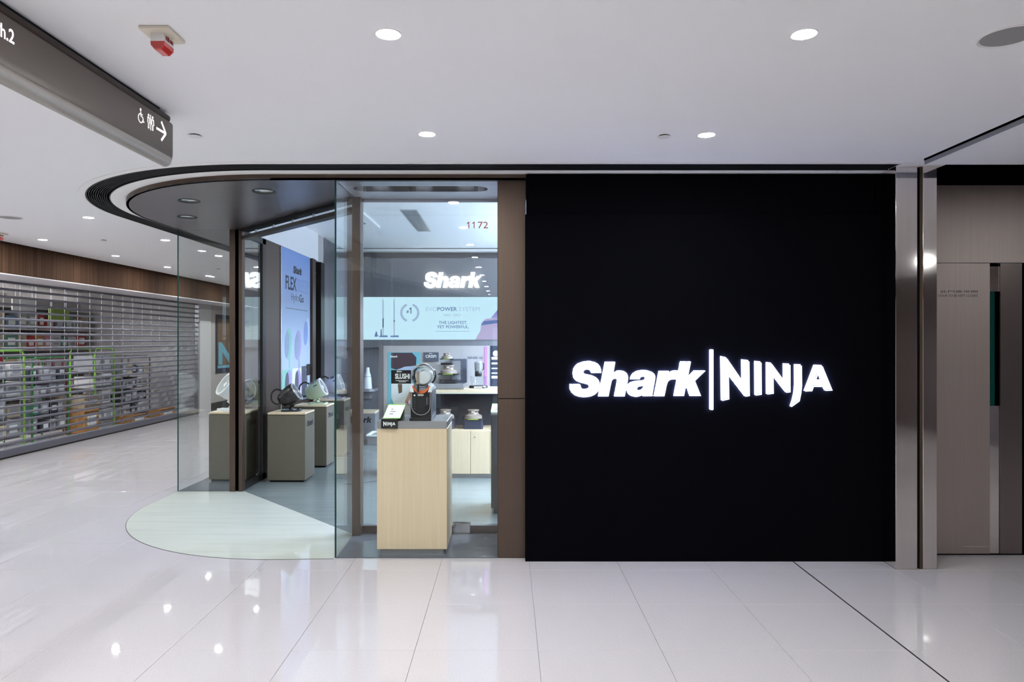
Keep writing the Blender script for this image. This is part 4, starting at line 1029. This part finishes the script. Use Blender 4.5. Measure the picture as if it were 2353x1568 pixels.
# blender
a = at(1099, 892, 7.9)
bl = thing('blender', 'small blender with clear bowl and dark jar on the wooden shelf', 'blender', (a.x, 7.93, 0.978))
o_ = (a.x, 7.93, 0.978)
obj('base', MB().lathe([(0.105, 0.0), (0.108, 0.012), (0.095, 0.028), (0.0, 0.03)], o_, n=32), 'plastic_black', bl, 40)
obj('display', MB().box(a.x - 0.045, a.x + 0.045, 7.821, 7.83, 0.984, 0.999), 'price_white', bl)
obj('bowl', MB().lathe([(0.07, 0.031), (0.085, 0.05), (0.09, 0.115), (0.093, 0.12)], o_, n=32, cap=False), 'clear', bl, 40)
obj('bowl_lid', MB().lathe([(0.094, 0.12), (0.094, 0.13), (0.04, 0.134)], o_, n=32), 'clear', bl, 40)
obj('motor', MB().lathe([(0.036, 0.132), (0.042, 0.14), (0.04, 0.185), (0.036, 0.19)], o_, n=24), 'plastic_char', bl, 40)
obj('jar', MB().lathe([(0.036, 0.19), (0.042, 0.2), (0.045, 0.285), (0.03, 0.3), (0.0, 0.302)], o_, n=24), 'plastic_silver', bl, 40)
obj('jar_handle', MB().tube([(a.x + 0.043, 7.93, 1.178), (a.x + 0.06, 7.93, 1.19), (a.x + 0.06, 7.93, 1.25), (a.x + 0.043, 7.93, 1.265)], 0.006, 8), 'plastic_char', bl, 50)
# hand vacuum on a wall shelf, low plinths at the back
rs = thing('round_shelf', 'round-ended grey shelf on the back wall at the left of the front window', 'shelf', (-2.2, 11.4, 0.7))
obj('board', MB().zprism([rrect(-2.45, -2.14, 11.3, 11.75, 0.1)], 0.69, 0.735), 'slab_grey', rs)
obj('bracket', MB().box(-2.4, -2.25, 11.5, 11.75, 0.56, 0.69), 'wall_metal', rs)
hv = thing('hand_vacuum', 'slim white hand vacuum standing on the round grey shelf', 'hand vacuum', (-2.27, 11.42, 0.735))
obj('body', MB().lathe([(0.07, 0.0), (0.072, 0.01), (0.06, 0.18), (0.058, 0.19)], (-2.27, 11.42, 0.735), n=28), 'plastic_white', hv, 40)
obj('band', MB().lathe([(0.0585, 0.19), (0.0585, 0.197)], (-2.27, 11.42, 0.735), n=28), 'dgrey_print', hv, 40)
obj('nozzle', MB().lathe([(0.058, 0.197), (0.05, 0.23), (0.034, 0.27), (0.032, 0.32), (0.028, 0.34), (0.0, 0.345)], (-2.27, 11.42, 0.735), n=28), 'plastic_white', hv, 40)
lp = thing('low_plinth', 'low grey plinth lettered Shark on the back floor of the shop', 'plinth', (-2.22, 10.9, 0.003))
obj('body', MB().cbox(-2.46, -2.01, 10.7, 11.1, 0.003, 0.40, 0.003), 'slab_grey', lp)
obj('wood_top', MB().cbox(-2.46, -2.01, 10.7, 11.1, 0.4005, 0.43, 0.003), 'wood_top', lp)
shark((-2.42, 10.6998, 0.26), XR, ZU, 0.36, 'ink', lp, 0.0008)
tp_ = thing('tray_plinth', 'low floor tray with a glowing white rim beside the pale wood plinth', 'tray', (-1.8, 10.3, 0.003))
obj('body', MB().cbox(-2.02, -1.55, 10.15, 10.6, 0.003, 0.13, 0.004), 'slab_grey', tp_)
obj('rim', MB().prism([rrect(-2.04, -1.53, 10.13, 10.62, 0.02), rrect(-2.0, -1.57, 10.17, 10.58, 0.015)[::-1]], lambda u, v, w: (u, v, w), 0.1305, 0.15), 'price_white', tp_)
rp_ = thing('dark_plinth', 'dark bronze plinth at the right edge of the front window', 'plinth', (0.0, 6.3, 0.003))
obj('body', MB().cbox(-0.143, 0.28, 6.12, 6.54, 0.05, 0.86, 0.003), 'dark_bronze', rp_)
obj('toe_kick', MB().box(-0.12, 0.26, 6.14, 6.52, 0.003, 0.05), 'black', rp_)
obj('top', MB().cbox(-0.143, 0.28, 6.12, 6.54, 0.8605, 0.88, 0.002), 'slab_grey', rp_)
pc2 = thing('price_card', 'white price card on the dark plinth at the right edge of the window', 'price card', (-0.1, 6.2, 0.88))
tilt_card(pc2, -0.146, -0.03, 6.16, 0.885, 6.23, 0.95, 0.012)
obj('stand', MB().prism([[(6.17, 0.88), (6.27, 0.88), (6.25, 0.93)]], lambda u, v, w: (-0.12 + 0.08 * w, u, v)), 'plastic_black', pc2)
# ceiling grille, lamp tray in the shop
gl_ = thing('air_grille', 'slanted-looking grey air grille in the shop ceiling', 'air vent', (-0.9, 7.0, ZSH))
xa, xb, ya, yb_ = -1.14, -1.0, F * (ZSH - H) / (784 - 482), F * (ZSH - H) / (784 - 531)
xa = (940 - CX) * yb_ / F * 1.0; xa, xb = -1.22, -1.03
obj('frame', MB().prism([[(xa, ya), (xb, ya), (xb, yb_), (xa, yb_)], [(xa + 0.012, ya + 0.012), (xa + 0.012, yb_ - 0.012), (xb - 0.012, yb_ - 0.012), (xb - 0.012, ya + 0.012)]], lambda u, v, w: (u, v, w), ZSH - 0.008, ZSH), 'alu', gl_)
obj('back', MB().box(xa + 0.01, xb - 0.01, ya + 0.01, yb_ - 0.01, ZSH - 0.002, ZSH - 0.001), 'dgrey_print', gl_)
for i in range(9):
    x_ = xa + 0.02 + i * (xb - xa - 0.04) / 8
    obj('fin', MB().box(x_ - 0.003, x_ + 0.003, ya + 0.012, yb_ - 0.012, ZSH - 0.007, ZSH - 0.002), 'alu', gl_)
tr_ = thing('ceiling_lamp_tray', 'rounded white lamp tray with two dark spots in the shop ceiling', 'light', (-1.65, 7.9, ZSH))
obj('tray', MB().zprism([rrect(-2.0, -1.66, 7.1, 9.3, 0.15)], ZSH - 0.03, ZSH), 'ceil_trim', tr_)
for y_ in (8.05, 8.75):
    obj('spot', MB().lathe([(0.07, -0.032), (0.07, -0.03)], (-1.83, y_, ZSH), n=24), 'dgrey_print', tr_)
cbx = thing('power_cable', 'thin cable lying on the grey shop floor behind the glass', 'cable', (-1.9, 7.6, 0.003))
obj('wire', MB().tube([(-1.75, 7.45, 0.006), (-1.70, 7.38, 0.006), (-1.58, 7.40, 0.006), (-1.4, 7.55, 0.006), (-1.1, 7.66, 0.006)], 0.003, 6), 'ink_grey', cbx, 60)
pg = thing('power_adapter', 'small black power adapter on the floor of the side window', 'adapter', (-2.85, 8.12, 0.006))
obj('block', MB().cbox(-2.89, -2.81, 8.10, 8.15, 0.006, 0.036, 0.004), 'plastic_black', pg)
obj('cord', MB().tube([(-2.81, 8.12, 0.018), (-2.76, 8.09, 0.01), (-2.74, 8.0, 0.01), (-2.78, 7.93, 0.012)], 0.003, 6), 'plastic_black', pg, 60)

# ================================================================== ROLLER SHUTTER AND THE SHOP BEHIND IT
YA, YZ = 4.95, 14.55
sh = thing('roller_shutter', 'closed see-through roller shutter of grey bars along the left corridor', 'shutter', (-6.42, 10, 0), kind='structure')
bar = None
zz = 2.262; PIT = 0.0945; nbar = 0
while zz > 0.12:
    if bar is None:
        o = obj('slat', MB().prism([[(-0.006, -0.016), (0.006, -0.016), (0.010, -0.006), (0.010, 0.006), (0.006, 0.016), (-0.006, 0.016)]], lambda u, v, w: (u - 6.42, w, v), YA, YZ), 'shutter_alu', sh); bar = o.data
        pn = obj('clear_panel', MB().box(-6.423, -6.420, YA, YZ, -PIT + 0.016, -0.016), 'poly', sh); pn.location.z = zz; pb_ = pn.data
    else:
        o = link('slat', bar, sh); pn = link('clear_panel', pb_, sh); pn.location.z = zz
    o.location.z = zz
    zz -= PIT
obj('bottom_rail', MB().cbox(-6.44, -6.40, YA, YZ, 0.02, 0.12, 0.006), 'shutter_alu', sh)
obj('bottom_seal', MB().box(-6.435, -6.405, YA, YZ, 0.0, 0.02), 'dark_bronze', sh)
for y_ in (YA - 0.03, YZ):
    obj('guide_rail', MB().box(-6.46, -6.38, y_, y_ + 0.05, 0, 2.28), 'alu', sh)
wr = None
k_ = 0
while YA + 0.3 + k_ * 0.31 < YZ:
    if wr is None:
        o = obj('link_rod', MB().box(-6.427, -6.424, -0.002, 0.002, 0.1, 2.27), 'alu', sh); wr = o.data
    else: o = link('link_rod', wr, sh)
    o.location.y = YA + 0.3 + k_ * 0.31; k_ += 1
struct('floor_store', MB().box(-10.5, -6.47, 4.8, 14.7, -0.004, 0.002), 'shop_white', 'pale floor of the store behind the shutter', 'floor')
st = struct('wall_store', MB().box(-10.5, -10.4, 4.8, 20, 0, 2.7), 'shop_white', 'white walls of the store behind the shutter', 'wall')
obj('end_wall', MB().box(-10.5, -6.5, 14.62, 14.7, 0, 2.7), 'shop_white', st); obj('end_wall', MB().box(-10.5, -6.5, 4.8, 4.9, 0, 2.7), 'shop_white', st)
struct('ceiling_store', MB().box(-10.5, -6.45, 4.8, 14.7, 2.5, 2.55), 'shop_white', 'white ceiling of the store behind the shutter', 'ceiling')
lbn = 0
for x_, y_ in ((-7.4, 6.4), (-7.4, 8.6), (-9.3, 6.4), (-9.3, 8.6), (-9.3, 10.8)):
    if 1:
        l = thing('panel_light', 'ceiling light panel in the %s row of the shuttered store, %s from the viewer' % ({-7.4: 'front', -9.3: 'rear'}[x_], {6.4: 'first', 8.6: 'second', 10.8: 'third'}[y_]), 'light', (x_, y_, 2.5), 'light panels in the shuttered store')
        obj('diffuser', MB().box(x_ - 0.68, x_ + 0.68, y_ - 0.86, y_ + 0.86, 2.472, 2.478), 'tube_light', l)
        obj('housing', MB().box(x_ - 0.7, x_ + 0.7, y_ - 0.88, y_ + 0.88, 2.478, 2.5), 'white_trim', l)
# racks and goods
for nm_, rgb in (('g_white', (236, 234, 232)), ('g_grey', (176, 178, 182)), ('g_dark', (70, 74, 82)), ('g_kraft', (214, 158, 98)), ('g_red', (200, 60, 64)),
                 ('g_pink', (226, 150, 170)), ('g_blue', (120, 150, 186)), ('g_lime', (176, 206, 96)), ('g_beige', (216, 196, 164)), ('g_teal', (110, 158, 150))):
    mat(nm_, rgb, 0.5)
GN = {'g_white': 'white', 'g_grey': 'grey', 'g_dark': 'dark', 'g_kraft': 'brown cardboard', 'g_red': 'red', 'g_pink': 'pink', 'g_blue': 'blue', 'g_lime': 'lime green', 'g_beige': 'beige', 'g_teal': 'teal'}
cart = {}
def carton(x, y, z, sx, sy, sz, c, where, parent_group):
    """a box of goods with a paper label"""
    key = c
    t = thing('goods_box', GN[c] + ' goods box ' + where, 'box', (x, y, z), parent_group)
    if key not in cart:
        t.location = (0, 0, 0)
        o1 = obj('carton', MB().cbox(-0.5, 0.5, -0.5, 0.5, 0.0, 1.0, 0.02), c, t)
        o2 = obj('label_sticker', MB().box(0.5, 0.506, -0.3, 0.3, 0.3, 0.75), 'price_white' if c not in ('g_white', 'g_beige') else 'g_grey', t)
        cart[key] = (o1.data, o2.data); t.location = (x, y, z)
    else:
        for nm_, me in zip(('carton', 'label_sticker'), cart[key]):
            o = bpy.data.objects.new(nm_, me); COL.objects.link(o); o.parent = t
    t.scale = (sx, sy, sz)
ORD = ['first', 'second', 'third', 'fourth', 'fifth', 'sixth'] + ['%dth' % q for q in range(7, 40)]
def rack(y, wid, hgt, frame, label, pal, where, xx=-7.25, dep=0.42):
    t = thing('goods_rack', label, 'rack', (xx, y, 0.002))
    for sx in (-dep / 2, dep / 2):
        pts = [(xx + sx, y - wid / 2, 0.002), (xx + sx, y - wid / 2, hgt - 0.06), (xx + sx, y - wid / 2 + 0.06, hgt), (xx + sx, y + wid / 2 - 0.06, hgt), (xx + sx, y + wid / 2, hgt - 0.06), (xx + sx, y + wid / 2, 0.002)]
        obj('frame_hoop', MB().tube(pts, 0.016, 8), frame, t, 50)
    ns = 4
    for i in range(ns):
        z = 0.12 + i * (hgt - 0.2) / ns
        obj('shelf', MB().box(xx - dep / 2, xx + dep / 2, y - wid / 2, y + wid / 2, z - 0.012, z), 'alu', t)
        n_ = max(2, int(wid / 0.2)); w_ = wid / n_
        for k2 in range(n_):
            sz = random.uniform(0.55, 0.85) * (hgt - 0.2) / ns
            carton(xx + random.uniform(-0.02, 0.04), y - wid / 2 + (k2 + 0.5) * w_, z, dep * 0.8, w_ * 0.88, sz, random.choice(pal), where + ', %s shelf, %s along' % (ORD[i], ORD[k2]), 'goods ' + where)
rack(9.95, 0.60, 1.37, 'rack_green', 'bright green hoop rack at the left edge behind the shutter', ['g_white', 'g_white', 'g_white', 'g_grey', 'g_pink', 'g_beige'], 'on the green rack at the left edge')
rack(10.85, 0.85, 1.25, 'rack_dkgreen', 'dark green rack of grey bins behind the shutter', ['g_grey', 'g_dark', 'g_grey', 'g_white', 'g_teal'], 'on the dark green rack')
rack(12.30, 0.58, 1.38, 'rack_green', 'bright green hoop rack in the middle behind the shutter', ['g_white', 'g_grey', 'g_white', 'g_white', 'g_beige'], 'on the middle green rack')
rack(13.35, 1.0, 1.22, 'alu', 'silver rack of white goods at the right end of the shutter', ['g_white', 'g_grey', 'g_white', 'g_dark', 'g_beige'], 'on the silver rack')
rack(8.75, 0.9, 1.3, 'alu', 'silver rack behind the shutter outside the left edge', ['g_white', 'g_grey', 'g_beige'], 'on the outermost silver rack')
carton(-7.0, 11.55, 0.002, 0.36, 0.42, 0.40, 'g_kraft', 'standing on the floor between the racks', 'cardboard boxes on the store floor')
carton(-7.0, 11.55, 0.405, 0.34, 0.36, 0.2, 'g_beige', 'on top of the cardboard box between the racks', 'cardboard boxes on the store floor')
carton(-6.95, 13.0, 0.002, 0.3, 0.5, 0.14, 'g_kraft', 'lying flat on the floor by the silver rack', 'cardboard boxes on the store floor')
carton(-6.95, 14.1, 0.002, 0.3, 0.6, 0.16, 'g_kraft', 'at the right end of the shutter', 'cardboard boxes on the store floor')
# tall rear shelving with colourful packs
rw = thing('rear_shelving', 'long white shelving full of colourful packs at the back of the shuttered store', 'shelving', (-8.6, 12, 0.002))
obj('back_board', MB().box(-8.95, -8.9, 9.5, 14.6, 0.0, 2.3), 'shop_white', rw)
for z in (0.15, 0.55, 0.95, 1.35, 1.72, 2.1):
    obj('shelf', MB().box(-8.9, -8.5, 9.5, 14.6, z - 0.02, z), 'white_trim', rw)
pal = ['g_red', 'g_white', 'g_blue', 'g_beige', 'g_white', 'g_kraft', 'g_teal', 'g_grey', 'g_white', 'g_beige', 'g_pink', 'g_grey']
for z in (0.15, 0.55, 0.95, 1.35, 1.72):
    y_ = 10.9; cnt = 0
    while y_ < 14.2:
        w_ = random.uniform(0.16, 0.34); cnt += 1
        carton(-8.68, y_ + w_ / 2, z, 0.3, w_ * 0.92, random.uniform(0.2, 0.31), random.choice(pal), {0.15: 'on the bottom rear shelf', 0.55: 'on the second lowest rear shelf', 0.95: 'on the lower rear shelf', 1.35: 'on the middle rear shelf', 1.72: 'on the upper rear shelf'}[z] + ' of the shuttered store, ' + ORD[cnt - 1] + ' along', 'packs on the rear shelving')
        y_ += w_
for y_, z, c, lb in ((12.4, 1.95, 'g_lime', 'lime green hanging placard in the shuttered store'), (10.6, 2.05, 'g_blue', 'blue hanging placard in the shuttered store'), (11.5, 2.1, 'price_white', 'bright white sign panel high in the shuttered store')):
    pl = thing('hanging_placard', lb, 'placard', (-7.9, y_, z))
    obj('board', MB().cbox(-7.91, -7.89, y_ - 0.28, y_ + 0.28, z - 0.1, z + 0.12, 0.004), c, pl)
    obj('hanger_wire', MB().box(-7.902, -7.898, y_ - 0.2, y_ - 0.196, z + 0.12, 2.5), 'alu', pl); obj('hanger_wire', MB().box(-7.902, -7.898, y_ + 0.196, y_ + 0.2, z + 0.12, 2.5), 'alu', pl)
# poster on the far wall
fp = thing('wall_poster', 'brown poster with a large pale blue letter on the grey corridor wall', 'poster', (-6.39, 15.95, 1.4))
obj('sheet', MB().cbox(-6.40, -6.385, 15.42, 16.5, 0.79, 2.09, 0.003), 'navy', fp)
obj('picture', MB().box(-6.385, -6.383, 15.5, 16.42, 0.9, 2.0), 'brown_print', fp)
text('letter_print', 'n', (-6.3825, 15.55, 0.98), YF, ZU, 0.8, 0.5, 'cyan_print', fp, 0.001)
obj('strip', MB().box(-6.383, -6.3815, 15.5, 16.42, 0.9, 0.96), 'cyan_print', fp)
